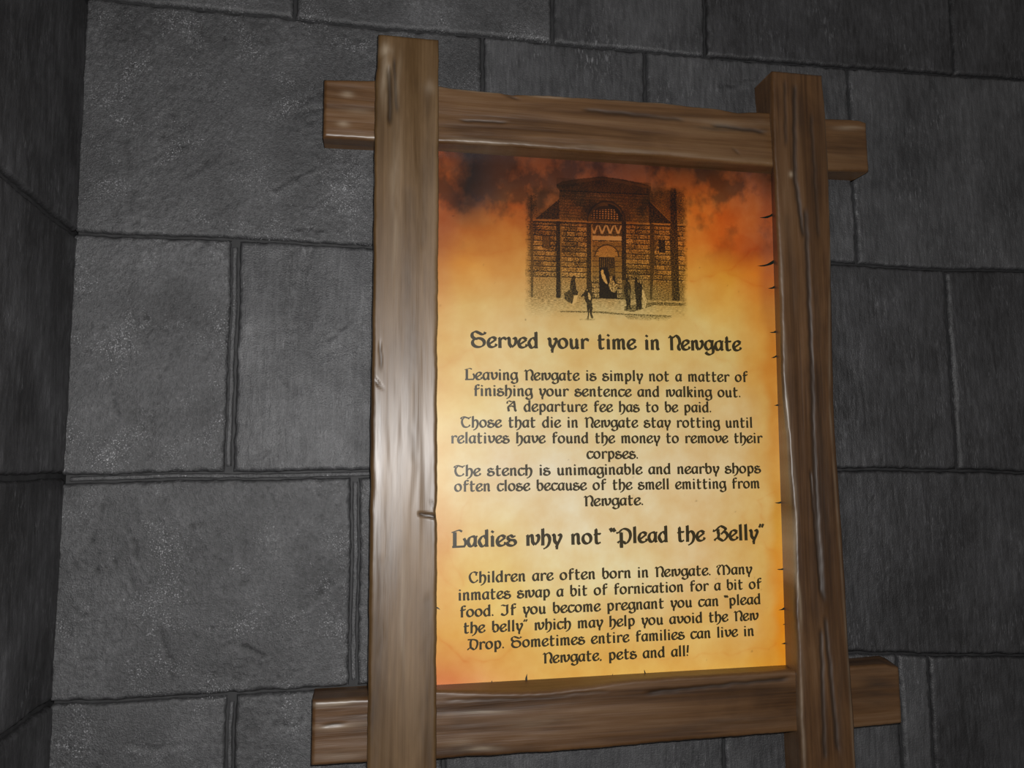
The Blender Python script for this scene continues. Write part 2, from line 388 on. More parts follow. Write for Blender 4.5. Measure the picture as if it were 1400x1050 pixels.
bead(wall_back, [(float(perp(-0.2045, np.array(z), round(-0.2045 * 50) + 2)), z) for z in np.linspace(0.81, 1.186, 9)], 0.0075, 8, True)

# side wall: distance along it runs from the corner towards the viewer
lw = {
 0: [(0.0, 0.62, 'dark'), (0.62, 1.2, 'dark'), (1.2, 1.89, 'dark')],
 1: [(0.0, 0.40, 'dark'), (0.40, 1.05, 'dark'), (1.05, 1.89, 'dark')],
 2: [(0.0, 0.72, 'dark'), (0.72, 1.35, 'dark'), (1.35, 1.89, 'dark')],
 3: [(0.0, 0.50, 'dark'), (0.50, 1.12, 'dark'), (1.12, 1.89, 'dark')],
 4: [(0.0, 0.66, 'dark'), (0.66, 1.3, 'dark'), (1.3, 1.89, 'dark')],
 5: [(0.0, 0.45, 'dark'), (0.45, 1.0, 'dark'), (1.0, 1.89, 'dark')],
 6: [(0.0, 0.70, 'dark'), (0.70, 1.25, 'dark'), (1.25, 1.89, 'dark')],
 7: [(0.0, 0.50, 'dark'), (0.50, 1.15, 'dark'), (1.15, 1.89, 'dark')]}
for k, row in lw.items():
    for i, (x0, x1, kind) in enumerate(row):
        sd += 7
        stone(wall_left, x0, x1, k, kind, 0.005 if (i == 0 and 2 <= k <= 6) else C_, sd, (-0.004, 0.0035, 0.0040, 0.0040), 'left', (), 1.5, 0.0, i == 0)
# ---------------------------------------------------------------- the framed sign
sign = bpy.data.objects.new('framed_sign', None)
sign.location = (0.42, 0.0, 1.02)
scene.collection.objects.link(sign)
tag(sign, 'parchment poster about Newgate in a rough brown timber frame hung on the grey stone wall', 'sign')
SO = np.array([0.42, 0.0, 1.02])

def timber(name, along, lo_edge, hi_edge, a0, a1, y_front, y_back, mat, seed, cracks=(), tone_patches=(), waves=1.0, chamfer=None, back_lo=None, back_hi=None):
    """a hand cut timber: front face between two wandering edges, rounded arrises, cracks and dents"""
    na = int((a1 - a0) / 0.003); t = np.linspace(a0, a1, na)
    e0 = np.interp(t, [p[0] for p in lo_edge], [p[1] for p in lo_edge]) + 0.0012 * perlin(t * 22, t * 0, seed) + 0.0005 * perlin(t * 90, t * 0, seed + 1)
    e1 = np.interp(t, [p[0] for p in hi_edge], [p[1] for p in hi_edge]) + 0.0012 * perlin(t * 22, t * 0, seed + 2) + 0.0005 * perlin(t * 90, t * 0, seed + 3)
    nc = 44; s = np.linspace(0, 1, nc)
    S, A = np.meshgrid(s, t)
    C = e0[:, None] + (e1 - e0)[:, None] * S
    W = (e1 - e0)[:, None]
    d = np.minimum(S, 1 - S) * W; da = np.minimum(A - a0, a1 - A)
    dd = np.minimum(d, da)
    r = 0.0055 + 0.002 * perlin(A * 14, A * 0, seed + 9)
    h = -0.0045 * (1 - np.sqrt(np.clip(1 - (1 - np.clip(dd / r, 0, 1)) ** 2, 0, 1)))
    h = h + waves * (0.0016 * fbm(C * 26, A * 3.2, seed + 11, 3) + 0.0006 * fbm(C * 85, A * 4.5, seed + 13, 3)) * sstep(d / 0.008)
    stain = np.zeros_like(h); wear_shine = np.zeros_like(h)
    if chamfer:                                            # a sawn slope along the high edge
        cx = np.interp(A, [p[0] for p in chamfer], [p[1] for p in chamfer])
        over = np.clip(C - cx, 0, 1); h = h - over * 0.55
        wear_shine = np.maximum(wear_shine, 0.35 * np.exp(-((C - cx) / 0.0022) ** 2) * (0.5 + 0.5 * perlin(A * 20, A * 0, seed + 4)))
    for (pts, w, dp) in cracks:
        pa = np.array([p[0] for p in pts]); pc = np.array([p[1] for p in pts])
        if pa[0] > pa[-1]: pa = pa[::-1]; pc = pc[::-1]
        if pa[-1] - pa[0] > abs(pc[-1] - pc[0]):
            cc = np.interp(A, pa, pc) + 0.0016 * perlin(A * 40, A * 0, seed + 21)
            fall = sstep((A - pa[0]) / 0.02) * sstep((pa[-1] - A) / 0.02)
            dist = C - cc
        else:
            o = np.argsort(pc); ca = np.interp(C, pc[o], pa[o]); dist = A - ca
            fall = sstep((C - pc[o][0]) / 0.004) * sstep((pc[o][-1] - C) / 0.004)
        if w >= 0.0035: dp = dp * 0.3; w = w * 1.4; fall = fall * np.clip(0.7 + 0.8 * perlin(A * 14, C * 60, seed + 25), 0.1, 1.3)
        k = np.exp(-(dist / w) ** 2) * fall
        h = h - dp * k; stain = np.maximum(stain, np.clip(dp / 0.0022, 0.3, 0.92) * np.exp(-(dist / (1.5 * w)) ** 2) * fall)
    for (a, c, ra, rc, v) in tone_patches:                         # worn or stained patches and painted highlights, v > 0 pale, v < 0 dark
        q = np.exp(-((A - a) / ra) ** 2 - ((C - c + 0.006 * perlin(A * 9, A * 0, seed + 30)) / rc) ** 2)
        q = q * np.clip(0.65 + 0.9 * fbm(C * 130, A * 14, seed + 33, 3), 0, 1.3)
        if v > 0: wear_shine = np.maximum(wear_shine, np.clip(v * q, 0, 1))
        else: stain = np.maximum(stain, np.clip(-v * q, 0, 1))
    y = y_front - h
    nd = 8
    # wrap the two long sides: extra columns running back to the wall
    cols = []
    def side(Cc, yy, cc_edge, sgn, sdv):
        out = []; bk = back_lo if sgn > 0 else back_hi
        eb = np.interp(t, [p[0] for p in bk], [p[1] for p in bk]) if bk else cc_edge
        fe = (yy + 0.014) / (yy - y_back)
        for j in range(1, nd + 1):
            f = j / nd
            yb = yy + (y_back - yy) * f
            cx = cc_edge + (eb - cc_edge) * np.clip(f / fe, 0, 1) + 0.0006 * perlin(t * 30, t * 0 + j, sdv) * (1 - f) * (not bk)
            out.append((cx, yb))
        return out
    L = side(C, y[:, 0], e0, 1, seed + 50); R = side(C, y[:, -1], e1, -1, seed + 51)
    CC = np.concatenate([np.stack([c for c, _ in L[::-1]], 1), C, np.stack([c for c, _ in R], 1)], 1)
    YY = np.concatenate([np.stack([q for _, q in L[::-1]], 1), y, np.stack([q for _, q in R], 1)], 1)
    AA = np.repeat(t[:, None], CC.shape[1], 1)
    pad = lambda M_: np.concatenate([np.repeat(M_[:, :1], nd, 1), M_, np.repeat(M_[:, -1:], nd, 1)], 1)
    stain = pad(stain); wear_shine = pad(wear_shine)
    P = np.stack([CC, YY, AA], -1) if along == 'z' else np.stack([AA, YY, CC], -1)
    P = P - SO
    nr, ncc = CC.shape
    v = P.reshape(-1, 3)
    f = [grid_faces(ncc, nr, flip=(along == 'x'))]
    # end caps as fans of quads between the front and a matching back row
    idx = np.arange(nr * ncc).reshape(nr, ncc); extra = []; st = [stain.ravel()]; we = [wear_shine.ravel()]
    base = len(v)
    for row, fl in ((idx[0], 0), (idx[-1], 1)):
        bk = v[row].copy(); bk[:, 1] = y_back; extra.append(bk)
        st.append(np.full(ncc, 0.35)); we.append(np.zeros(ncc))
        b = base + np.arange(ncc)
        q = np.stack([row[:-1], b[:-1], b[1:], row[1:]], 1)
        if (fl == 1) != (along == 'x'): q = q[:, ::-1]
        f.append(q); base += ncc
    v = np.concatenate([v] + extra)
    return make_mesh(name, v, np.concatenate(f), mat, sign, {'stain': ('FLOAT', np.concatenate(st)), 'wear_shine': ('FLOAT', np.concatenate(we))})

YF = -0.0720; BF = -0.0550  # timber edges below come from image pixels projected to these front planes
left_post = timber('post', 'z', [(1.02, 0.0052), (1.19, 0.0061), (1.48, 0.0060), (1.59, 0.0057), (1.672, 0.0050), (1.69, 0.0066), (1.73, 0.0062), (1.83, 0.0064), (1.93, 0.0065), (2.09, 0.0058), (2.19, 0.0058), (2.216, 0.0088), (2.274, 0.0097)],
    [(1.02, 0.1118), (1.21, 0.1111), (1.465, 0.1112), (1.48, 0.1098), (1.50, 0.1112), (1.71, 0.1106), (1.96, 0.1122), (2.275, 0.1112)], 1.02, 2.2735, YF, 0.006, M_POST_L, 11,
    cracks=[([(2.11, 0.030), (2.16, 0.031), (2.225, 0.027)], 0.0030, 0.0045), ([(2.235, 0.035), (2.252, 0.022)], 0.003, 0.003), ([(2.13, 0.042), (2.24, 0.036)], 0.0018, 0.002),
            ([(1.700, 0.006), (1.683, 0.016), (1.672, 0.028)], 0.0022, 0.0035), ([(1.478, 0.080), (1.472, 0.112)], 0.0022, 0.0035), ([(1.502, 0.098), (1.478, 0.112)], 0.0018, 0.002),
            ([(1.70, 0.022), (1.76, 0.018)], 0.0015, 0.0015), ([(1.04, 0.018), (1.30, 0.026), (1.42, 0.022)], 0.0035, 0.0022), ([(1.05, 0.082), (1.25, 0.094), (1.36, 0.098)], 0.004, 0.0020),
            ([(1.55, 0.073), (1.78, 0.066), (2.02, 0.062)], 0.0045, 0.0014), ([(1.9, 0.085), (2.2, 0.094)], 0.004, 0.0014)],
    tone_patches=[(2.20, 0.024, 0.045, 0.006, 0.75), (2.19, 0.046, 0.04, 0.004, 0.35), (2.245, 0.022, 0.012, 0.010, 0.7), (2.186, 0.098, 0.012, 0.010, 0.4), (2.0, 0.040, 0.16, 0.008, 0.30), (1.33, 0.058, 0.08, 0.004, 0.35),
           (1.12, 0.100, 0.14, 0.012, -0.55), (1.20, 0.016, 0.16, 0.010, -0.5), (2.06, 0.100, 0.12, 0.010, -0.35), (2.14, 0.012, 0.07, 0.006, -0.4), (1.06, 0.035, 0.05, 0.012, -0.6)])
left_post['label'] = 'lighter glossy left post with a split near its top'

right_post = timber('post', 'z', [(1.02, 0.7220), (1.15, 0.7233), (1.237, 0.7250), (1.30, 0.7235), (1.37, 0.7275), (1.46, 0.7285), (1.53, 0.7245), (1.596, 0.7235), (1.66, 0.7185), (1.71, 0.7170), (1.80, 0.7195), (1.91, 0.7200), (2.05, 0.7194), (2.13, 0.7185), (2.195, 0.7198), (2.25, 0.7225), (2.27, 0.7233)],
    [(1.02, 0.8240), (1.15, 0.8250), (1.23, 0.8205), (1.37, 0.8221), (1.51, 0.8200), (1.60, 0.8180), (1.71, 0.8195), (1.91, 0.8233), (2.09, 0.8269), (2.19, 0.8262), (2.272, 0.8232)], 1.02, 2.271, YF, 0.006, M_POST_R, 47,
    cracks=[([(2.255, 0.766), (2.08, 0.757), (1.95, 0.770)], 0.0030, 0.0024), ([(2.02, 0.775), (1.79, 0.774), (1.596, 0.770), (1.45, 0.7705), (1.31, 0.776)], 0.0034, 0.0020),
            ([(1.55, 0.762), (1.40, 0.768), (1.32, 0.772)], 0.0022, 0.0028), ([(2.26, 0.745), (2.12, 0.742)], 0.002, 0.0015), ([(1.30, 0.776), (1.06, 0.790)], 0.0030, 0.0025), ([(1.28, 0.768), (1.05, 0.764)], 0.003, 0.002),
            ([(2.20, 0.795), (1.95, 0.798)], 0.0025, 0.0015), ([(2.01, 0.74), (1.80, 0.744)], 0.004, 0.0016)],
    tone_patches=[(1.60, 0.7215, 0.10, 0.0032, 0.85), (1.40, 0.730, 0.14, 0.0030, 0.7), (1.82, 0.723, 0.14, 0.004, 0.25), (1.12, 0.726, 0.10, 0.003, 0.4), (2.075, 0.748, 0.005, 0.004, 0.9),  # pale strips at the left edge are a highlight put into the colour
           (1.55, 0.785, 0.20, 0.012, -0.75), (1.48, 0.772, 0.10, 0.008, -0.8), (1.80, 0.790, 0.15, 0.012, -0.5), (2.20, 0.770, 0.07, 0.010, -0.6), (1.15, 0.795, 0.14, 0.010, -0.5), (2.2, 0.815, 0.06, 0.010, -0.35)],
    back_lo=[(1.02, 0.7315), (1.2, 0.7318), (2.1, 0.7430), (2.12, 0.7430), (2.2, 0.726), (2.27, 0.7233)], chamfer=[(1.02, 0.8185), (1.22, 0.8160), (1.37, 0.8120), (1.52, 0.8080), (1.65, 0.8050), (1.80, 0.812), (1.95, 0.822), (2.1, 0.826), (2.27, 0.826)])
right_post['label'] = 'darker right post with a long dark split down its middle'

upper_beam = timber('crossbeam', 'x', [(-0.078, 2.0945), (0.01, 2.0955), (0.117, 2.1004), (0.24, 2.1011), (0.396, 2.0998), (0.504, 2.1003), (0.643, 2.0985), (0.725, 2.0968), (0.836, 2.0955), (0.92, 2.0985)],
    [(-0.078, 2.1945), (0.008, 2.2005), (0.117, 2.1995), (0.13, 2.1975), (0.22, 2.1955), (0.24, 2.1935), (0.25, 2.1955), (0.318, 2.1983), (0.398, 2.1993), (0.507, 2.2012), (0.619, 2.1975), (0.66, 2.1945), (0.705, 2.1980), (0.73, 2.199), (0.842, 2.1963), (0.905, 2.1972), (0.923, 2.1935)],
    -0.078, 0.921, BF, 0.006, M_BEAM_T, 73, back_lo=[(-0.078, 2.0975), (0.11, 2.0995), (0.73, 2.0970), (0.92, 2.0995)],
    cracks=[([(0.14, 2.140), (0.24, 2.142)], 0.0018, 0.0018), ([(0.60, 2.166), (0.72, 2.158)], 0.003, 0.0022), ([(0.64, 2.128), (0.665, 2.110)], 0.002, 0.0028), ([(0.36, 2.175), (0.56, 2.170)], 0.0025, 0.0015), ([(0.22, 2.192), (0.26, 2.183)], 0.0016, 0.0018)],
    tone_patches=[(0.25, 2.1955, 0.14, 0.0020, 0.7), (0.50, 2.1995, 0.12, 0.0020, 0.55), (-0.04, 2.170, 0.010, 0.005, 0.5), (-0.045, 2.118, 0.010, 0.005, 0.55), (-0.02, 2.142, 0.03, 0.005, 0.3), (0.02, 2.10, 0.05, 0.003, 0.6), (0.18, 2.105, 0.05, 0.004, 0.6), (0.42, 2.106, 0.22, 0.003, 0.30), (0.88, 2.180, 0.03, 0.004, 0.45), (0.64, 2.172, 0.09, 0.006, 0.25),  # thin top strips: pale cut edge with its highlight painted in
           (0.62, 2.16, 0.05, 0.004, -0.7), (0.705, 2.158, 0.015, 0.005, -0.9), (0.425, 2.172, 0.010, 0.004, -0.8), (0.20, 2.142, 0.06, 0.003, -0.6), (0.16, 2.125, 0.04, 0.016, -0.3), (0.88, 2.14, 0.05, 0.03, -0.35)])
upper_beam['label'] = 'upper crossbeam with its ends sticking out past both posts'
lower_beam = timber('crossbeam', 'x', [(-0.078, 1.1000), (0.007, 1.0990), (0.116, 1.0968), (0.352, 1.0950), (0.477, 1.0975), (0.731, 1.0990), (0.832, 1.0987), (0.926, 1.1005)],
    [(-0.078, 1.1965), (0.006, 1.1955), (0.06, 1.199), (0.113, 1.2005), (0.16, 1.197), (0.25, 1.1900), (0.30, 1.1905), (0.354, 1.1925), (0.42, 1.198), (0.48, 1.2000), (0.723, 1.2006), (0.838, 1.2020), (0.90, 1.2020), (0.927, 1.1955)],
    -0.078, 0.926, BF, 0.006, M_BEAM_B, 91, back_hi=[(-0.078, 1.1985), (0.11, 1.1990), (0.74, 1.2000), (0.92, 1.2030)],
    cracks=[([(0.12, 1.186), (0.28, 1.181), (0.40, 1.186)], 0.0018, 0.0009), ([(0.45, 1.178), (0.62, 1.185), (0.72, 1.188)], 0.0025, 0.0025), ([(0.50, 1.122), (0.70, 1.118)], 0.004, 0.0018), ([(-0.07, 1.158), (-0.02, 1.160)], 0.002, 0.002), ([(0.13, 1.105), (0.36, 1.102)], 0.004, 0.0018)],
    tone_patches=[(-0.05, 1.193, 0.03, 0.004, 0.8), (-0.04, 1.158, 0.04, 0.004, 0.45), (0.15, 1.118, 0.03, 0.006, 0.25), (0.18, 1.107, 0.03, 0.003, 0.6), (0.20, 1.162, 0.06, 0.002, 0.45), (0.28, 1.144, 0.06, 0.008, 0.18), (-0.03, 1.115, 0.05, 0.010, 0.2),
           (0.0, 1.155, 0.03, 0.02, -0.6), (0.15, 1.15, 0.02, 0.012, -0.4), (0.88, 1.165, 0.05, 0.03, -0.75), (0.60, 1.12, 0.14, 0.010, -0.6), (0.62, 1.175, 0.12, 0.012, -0.35), (0.90, 1.17, 0.04, 0.02, -0.4)])
lower_beam['label'] = 'lower crossbeam under the poster'

# ---- the poster
YP = -0.0140
GX = [0.1244, 0.1678, 0.2307, 0.2946, 0.4392, 0.5754, 0.6453, 0.7022, 0.7251]
GZ = [2.1124, 2.0602, 2.0058, 1.9518, 1.8982, 1.8318, 1.7531, 1.6496, 1.5477, 1.4474, 1.3486, 1.2756, 1.201]
TAB=[  # colours judged off the image at pixel points, divided by softened flash falloff
 [(0.229,0.053,0.017),(0.060,0.032,0.029),(0.155,0.046,0.020),(0.185,0.047,0.016),(0.128,0.036,0.015),(0.063,0.032,0.016),(0.128,0.049,0.020),(0.080,0.037,0.023),(0.062,0.034,0.020)],
 [(0.303,0.067,0.012),(0.067,0.033,0.023),(0.194,0.052,0.016),(0.235,0.053,0.013),(0.173,0.037,0.011),(0.306,0.062,0.008),(0.373,0.082,0.014),(0.323,0.078,0.023),(0.228,0.061,0.023)],
 [(0.270,0.061,0.015),(0.082,0.035,0.023),(0.322,0.077,0.012),(0.294,0.066,0.012),(0.285,0.069,0.010),(0.486,0.113,0.010),(0.474,0.088,0.008),(0.435,0.108,0.022),(0.343,0.078,0.022)],
 [(0.302,0.086,0.024),(0.363,0.106,0.016),(0.410,0.138,0.019),(0.369,0.123,0.019),(0.430,0.140,0.020),(0.561,0.175,0.021),(0.510,0.099,0.008),(0.379,0.075,0.014),(0.295,0.076,0.027)],
 [(0.423,0.155,0.031),(0.523,0.218,0.031),(0.490,0.219,0.043),(0.480,0.215,0.043),(0.498,0.224,0.039),(0.582,0.253,0.035),(0.606,0.261,0.025),(0.599,0.168,0.014),(0.453,0.117,0.022)],
 [(0.513,0.256,0.070),(0.519,0.312,0.087),(0.523,0.321,0.103),(0.507,0.337,0.126),(0.506,0.355,0.136),(0.545,0.339,0.087),(0.598,0.324,0.063),(0.591,0.254,0.037),(0.473,0.183,0.031)],
 [(0.531,0.307,0.077),(0.565,0.380,0.138),(0.579,0.414,0.178),(0.553,0.405,0.174),(0.553,0.389,0.146),(0.572,0.387,0.129),(0.568,0.377,0.110),(0.596,0.301,0.056),(0.550,0.212,0.026)],
 [(0.580,0.385,0.125),(0.587,0.430,0.170),(0.597,0.457,0.220),(0.592,0.457,0.226),(0.588,0.456,0.216),(0.591,0.441,0.211),(0.599,0.421,0.187),(0.580,0.341,0.091),(0.530,0.228,0.036)],
 [(0.610,0.440,0.189),(0.611,0.489,0.276),(0.615,0.507,0.347),(0.611,0.498,0.319),(0.618,0.497,0.293),(0.640,0.483,0.263),(0.643,0.473,0.236),(0.618,0.387,0.124),(0.589,0.304,0.065)],
 [(0.590,0.329,0.116),(0.614,0.414,0.164),(0.624,0.464,0.208),(0.631,0.494,0.278),(0.650,0.514,0.297),(0.648,0.463,0.231),(0.639,0.428,0.161),(0.638,0.391,0.114),(0.584,0.287,0.035)],
 [(0.634,0.357,0.098),(0.647,0.439,0.126),(0.657,0.476,0.156),(0.652,0.496,0.216),(0.665,0.526,0.258),(0.675,0.458,0.203),(0.671,0.442,0.164),(0.664,0.414,0.116),(0.699,0.293,0.032)],
 [(0.638,0.325,0.065),(0.657,0.358,0.076),(0.667,0.396,0.088),(0.668,0.428,0.117),(0.687,0.434,0.136),(0.710,0.432,0.119),(0.712,0.446,0.148),(0.732,0.374,0.067),(0.755,0.259,0.010)],
 [(0.592,0.178,0.056),(0.616,0.241,0.067),(0.644,0.317,0.076),(0.675,0.393,0.091),(0.713,0.422,0.094),(0.742,0.409,0.083),(0.744,0.383,0.059),(0.751,0.337,0.033),(0.759,0.286,0.015)],
]
TAB = np.array(TAB); TAB[0] *= 0.55; TAB[1] *= 0.80; TAB[:4, 1] = TAB[:4, 1] * np.array([.9, .8, .6]); TAB[2, 1] *= .8; TAB[5:11] *= np.array([1.03, 1.02, 0.98]); TAB = TAB[::-1]; GZr = np.array(GZ)[::-1]; GXa = np.array(GX)
VEINS = [([(0.575, 1.884), (0.62, 1.900), (0.655, 1.912), (0.69, 1.942), (0.71, 1.95)], 0.5), ([(0.65, 1.905), (0.69, 1.885), (0.735, 1.872)], 0.45), ([(0.115, 1.72), (0.17, 1.745), (0.20, 1.715), (0.26, 1.68), (0.30, 1.665)], 0.22), ([(0.20, 1.79), (0.17, 1.745)], 0.2),
    ([(0.58, 1.81), (0.61, 1.76), (0.66, 1.72)], 0.25), ([(0.70, 1.73), (0.66, 1.70), (0.60, 1.675)], 0.2), ([(0.12, 1.375), (0.135, 1.36), (0.15, 1.35)], 0.5), ([(0.12, 1.275), (0.145, 1.25), (0.16, 1.235), (0.17, 1.23)], 0.55), ([(0.17, 1.235), (0.215, 1.233), (0.235, 1.245)], 0.45),
    ([(0.445, 1.225), (0.55, 1.222), (0.66, 1.226), (0.715, 1.236)], 0.35), ([(0.12, 1.45), (0.14, 1.41), (0.16, 1.36)], 0.3), ([(0.17, 1.50), (0.14, 1.44)], 0.22), ([(0.66, 1.46), (0.70, 1.41), (0.72, 1.39)], 0.3), ([(0.72, 1.50), (0.69, 1.49), (0.70, 1.46)], 0.35),
    ([(0.45, 1.44), (0.442, 1.40), (0.45, 1.24)], 0.15), ([(0.12, 1.93), (0.19, 1.915), (0.25, 1.93)], 0.25), ([(0.61, 2.03), (0.66, 1.99), (0.70, 1.96), (0.72, 1.95)], 0.35), ([(0.50, 1.52), (0.46, 1.49), (0.42, 1.44)], 0.18)]
def parchment(X, Z):
    wx = X + 0.022 * fbm(X * 11, Z * 11, 3, 3); wz = Z + 0.022 * fbm(X * 11, Z * 11, 5, 3)
    u = np.clip(np.interp(wx, GXa, np.arange(len(GXa))), 0, len(GXa) - 1.001); v = np.clip(np.interp(wz, GZr, np.arange(len(GZr))), 0, len(GZr) - 1.001)
    i = u.astype(int); j = v.astype(int); fu = sstep(u - i)[..., None] * .5 + (u - i)[..., None] * .5; fv = (v - j)[..., None]
    c = (TAB[j, i] * (1 - fu) + TAB[j, i + 1] * fu) * (1 - fv) + (TAB[j + 1, i] * (1 - fu) + TAB[j + 1, i + 1] * fu) * fv
    n = fbm(X * 18, Z * 18, 8, 5, 0.6)[..., None]; n2 = fbm(X * 7 + 4, Z * 7, 14, 4)[..., None]
    top = sstep((Z - 1.90) / 0.12)[..., None]
    c = c * np.exp(np.concatenate([n * 0.10 + n2 * .05, n * 0.26 + n2 * 0.16, n * 0.50 + n2 * 0.40], -1) * (1 + 1.3 * top))
    smoke = np.clip(0.22 + fbm(X * 12 + 3, Z * 10, 23, 6, 0.62) * 3.6 + (Z - 2.04) * 5 + 0.35 * np.exp(-((X - 0.18) / 0.09) ** 2) * sstep((Z - 1.96) / 0.05), 0, 1)[..., None]
    c = c * (1 - 0.64 * top * smoke * np.array([1, .85, .45]))
    for pts, s in VEINS:
        dmin = np.full(X.shape, 9.0)
        wxx = X + 0.007 * perlin(X * 38, Z * 38, 77); wzz = Z + 0.007 * perlin(X * 38, Z * 38, 78)
        for (ax, az), (bx, bz) in zip(pts[:-1], pts[1:]):
            t = np.clip(((wxx - ax) * (bx - ax) + (wzz - az) * (bz - az)) / ((bx - ax) ** 2 + (bz - az) ** 2), 0, 1)
            dmin = np.minimum(dmin, np.hypot(wxx - ax - t * (bx - ax), wzz - az - t * (bz - az)))
        k = s * (0.7 * np.exp(-(dmin / 0.0016) ** 2) * np.clip(0.7 + perlin(X * 60, Z * 60, 79), 0, 1) + 0.3 * np.exp(-(dmin / 0.008) ** 2))
        c = c * (1 - k[..., None] * np.array([0.12, 0.42, 0.65]))
    spk = np.clip(perlin(X * 95, Z * 95, 91) - 0.80, 0, 1)[..., None] * 3.0        # fly specks
    return np.clip(c * (1 - np.clip(spk, 0, .7)), 0.004, 0.93)

px0, px1, pz0, pz1 = 0.100, 0.752, 1.188, 2.112
nx, nz = 330, 465
Xg, Zg = np.meshgrid(np.linspace(px0, px1, nx), np.linspace(pz0, pz1, nz))
Pg = np.stack([Xg - SO[0], np.full(Xg.shape, YP), Zg - SO[2]], -1)
poster = closed_relief('poster', Pg, (0, -0.004, 0), M_PRINT, sign, {'ink': ('FLOAT_COLOR', np.concatenate([parchment(Xg, Zg), np.ones(Xg.shape + (1,))], -1).reshape(-1, 4))})
poster['label'] = 'printed parchment poster, smoky orange at the top and pale yellow below'

# ---- the engraving of the prison gate, printed in tones (enlarged image crop pixels: about 3.5 to a millimetre)
HZ = [4259.556, -28.22238, -990.6426, 270.4923, -4178.709, 8667.009, 0.1560112, 0.0912277, 1.0]  # homography from the poster plane to pixels of an enlarged image crop
def crop_px(X, Z):
    w = HZ[6] * X + HZ[7] * Z + HZ[8]
    return (HZ[0] * X + HZ[1] * Z + HZ[2]) / w, (HZ[3] * X + HZ[4] * Z + HZ[5]) / w
def in_poly(px, py, poly):
    c = np.zeros(px.shape, bool); n = len(poly)
    for i in range(n):
        x1, y1 = poly[i]; x2, y2 = poly[i - 1]
        if y1 == y2: continue
        c ^= ((y1 > py) != (y2 > py)) & (px < (x2 - x1) * (py - y1) / (y2 - y1) + x1)
    return c
def engraving_tone(X, Z):
    x, y = crop_px(X, Z)
    x = x + 3.0 * fbm(x * .07, y * .07, 301, 3); y = y + 3.0 * fbm(x * .07, y * .07, 302, 3)
    t = y - (x - 570) * (0.045 - 0.00004 * (y - 380))
    hatch = perlin(x * 0.10, t * 0.20, 201); fine = perlin(x * 0.17, y * 0.17, 202); blot = fbm(x * 0.012, y * 0.012, 203, 4)
    tone = np.ones(x.shape)
    body = (x > 82) & (x < 1098) & (t > 120) & (t < 868)
    sky = np.clip((y - 105) / 60, 0, 1)
    tone = np.where(body, 0.84 - 0.16 * sky + 0.3 * blot, tone)
    wall = ((x > 295) & (x < 862) & (t > 170) & (t < 868)) | ((x > 82) & (x < 300) & (t > 385) & (t < 868)) | ((x > 860) & (x < 1098) & (t > 370) & (t < 868))
    # coursed masonry
    row = np.floor((t - 385) / 31.5); ft = (t - 385) / 31.5 - row
    off = (row * 37.7) % 61; blen = 62 + 13 * np.sin(row * 2.1); col = np.floor((x + off) / blen); fx = (x + off) / blen - col
    h = np.sin(row * 12.9898 + col * 78.233) * 43758.5453; h = h - np.floor(h)
    br = 0.47 + 0.30 * (h - .4) + 0.50 * hatch + 0.55 * fine + 0.40 * blot
    lineh = (ft < 0.12) | (ft > 0.93); linev = (fx < 0.045)
    br = np.where(lineh, 0.10, br); br = np.where((ft > 0.12) & (ft < 0.28), br + 0.34 * np.clip(0.6 + perlin(x * .08, row * 3.3, 208), 0, 1), br); br = np.where(linev & ~lineh, 0.14, br)
    upper = (t < 385)
    row2 = np.floor(t / 19.0); f2 = t / 19.0 - row2; c2 = (x + (row2 % 2) * 17) / 34.0; c2 = c2 - np.floor(c2)
    br2 = 0.38 + 0.22 * hatch + 0.30 * fine + 0.35 * blot; br2 = np.where((f2 < 0.2), 0.20, br2); br2 = np.where(c2 < 0.07, 0.30, br2)
    tone = np.where(wall, np.where(upper, br2, br), tone)
    tone = np.where(wall & (t > 735) & (x < 480), 0.66 + 0.30 * hatch + 0.35 * fine, tone)          # smooth plinth
    tone = np.where(wall & (t > 745) & (x > 720), 0.48 + 0.35 * hatch + 0.35 * fine, tone)
    def P(poly, v, nz_=0.22):
        nonlocal tone
        tone = np.where(in_poly(x, y, poly), v + nz_ * hatch + nz_ * .6 * fine, tone)
    tex = 0.10
    P([(278, 160), (276, 148), (310, 128), (420, 112), (560, 96), (700, 116), (850, 148), (868, 165), (866, 188), (850, 215), (300, 192)], 0.30)
    P([(276, 146), (310, 128), (560, 98), (868, 160), (866, 172), (560, 118), (300, 150)], 0.42, .08)
    P([(298, 180), (856, 205), (856, 214), (298, 190)], 0.16)
    P([(150, 352), (290, 238), (296, 240), (296, 365), (150, 362)], 0.17)
    P([(140, 352), (290, 232), (292, 240), (160, 350)], 0.55)
    P([(852, 255), (862, 256), (998, 388), (998, 398), (856, 390)], 0.13)
    P([(862, 160), (990, 165), (992, 380), (862, 250)], 0.40, .25)
    P([(1020, 190), (1070, 200), (1092, 240), (1094, 400), (1026, 398)], 0.45, .45); P([(84, 230), (150, 205), (160, 345), (90, 365)], 0.50, .45)
    P([(96, 362), (1090, 395), (1090, 405), (96, 372)], 0.72, .18); P([(96, 372), (1090, 405), (1090, 415), (96, 382)], 0.16)
    # arch
    r = np.hypot((x - 588) / 1.0, (y - 375) / 1.05)
    arch = (r < 122) & (t < 382); tone = np.where(arch, 0.34 + .12 * hatch, tone)
    tone = np.where(arch & (r > 112), 0.16, tone)
    tone = np.where((r < 104) & (t < 372) & (x > 600), 0.09, tone)
    inner = (np.hypot(x - 578, y - 368) < 88) & (t < 368); tone = np.where(inner, 0.15, tone)
    gx = np.mod(x, 18) / 18 - .5; gy = np.mod(t, 14) / 14 - .5
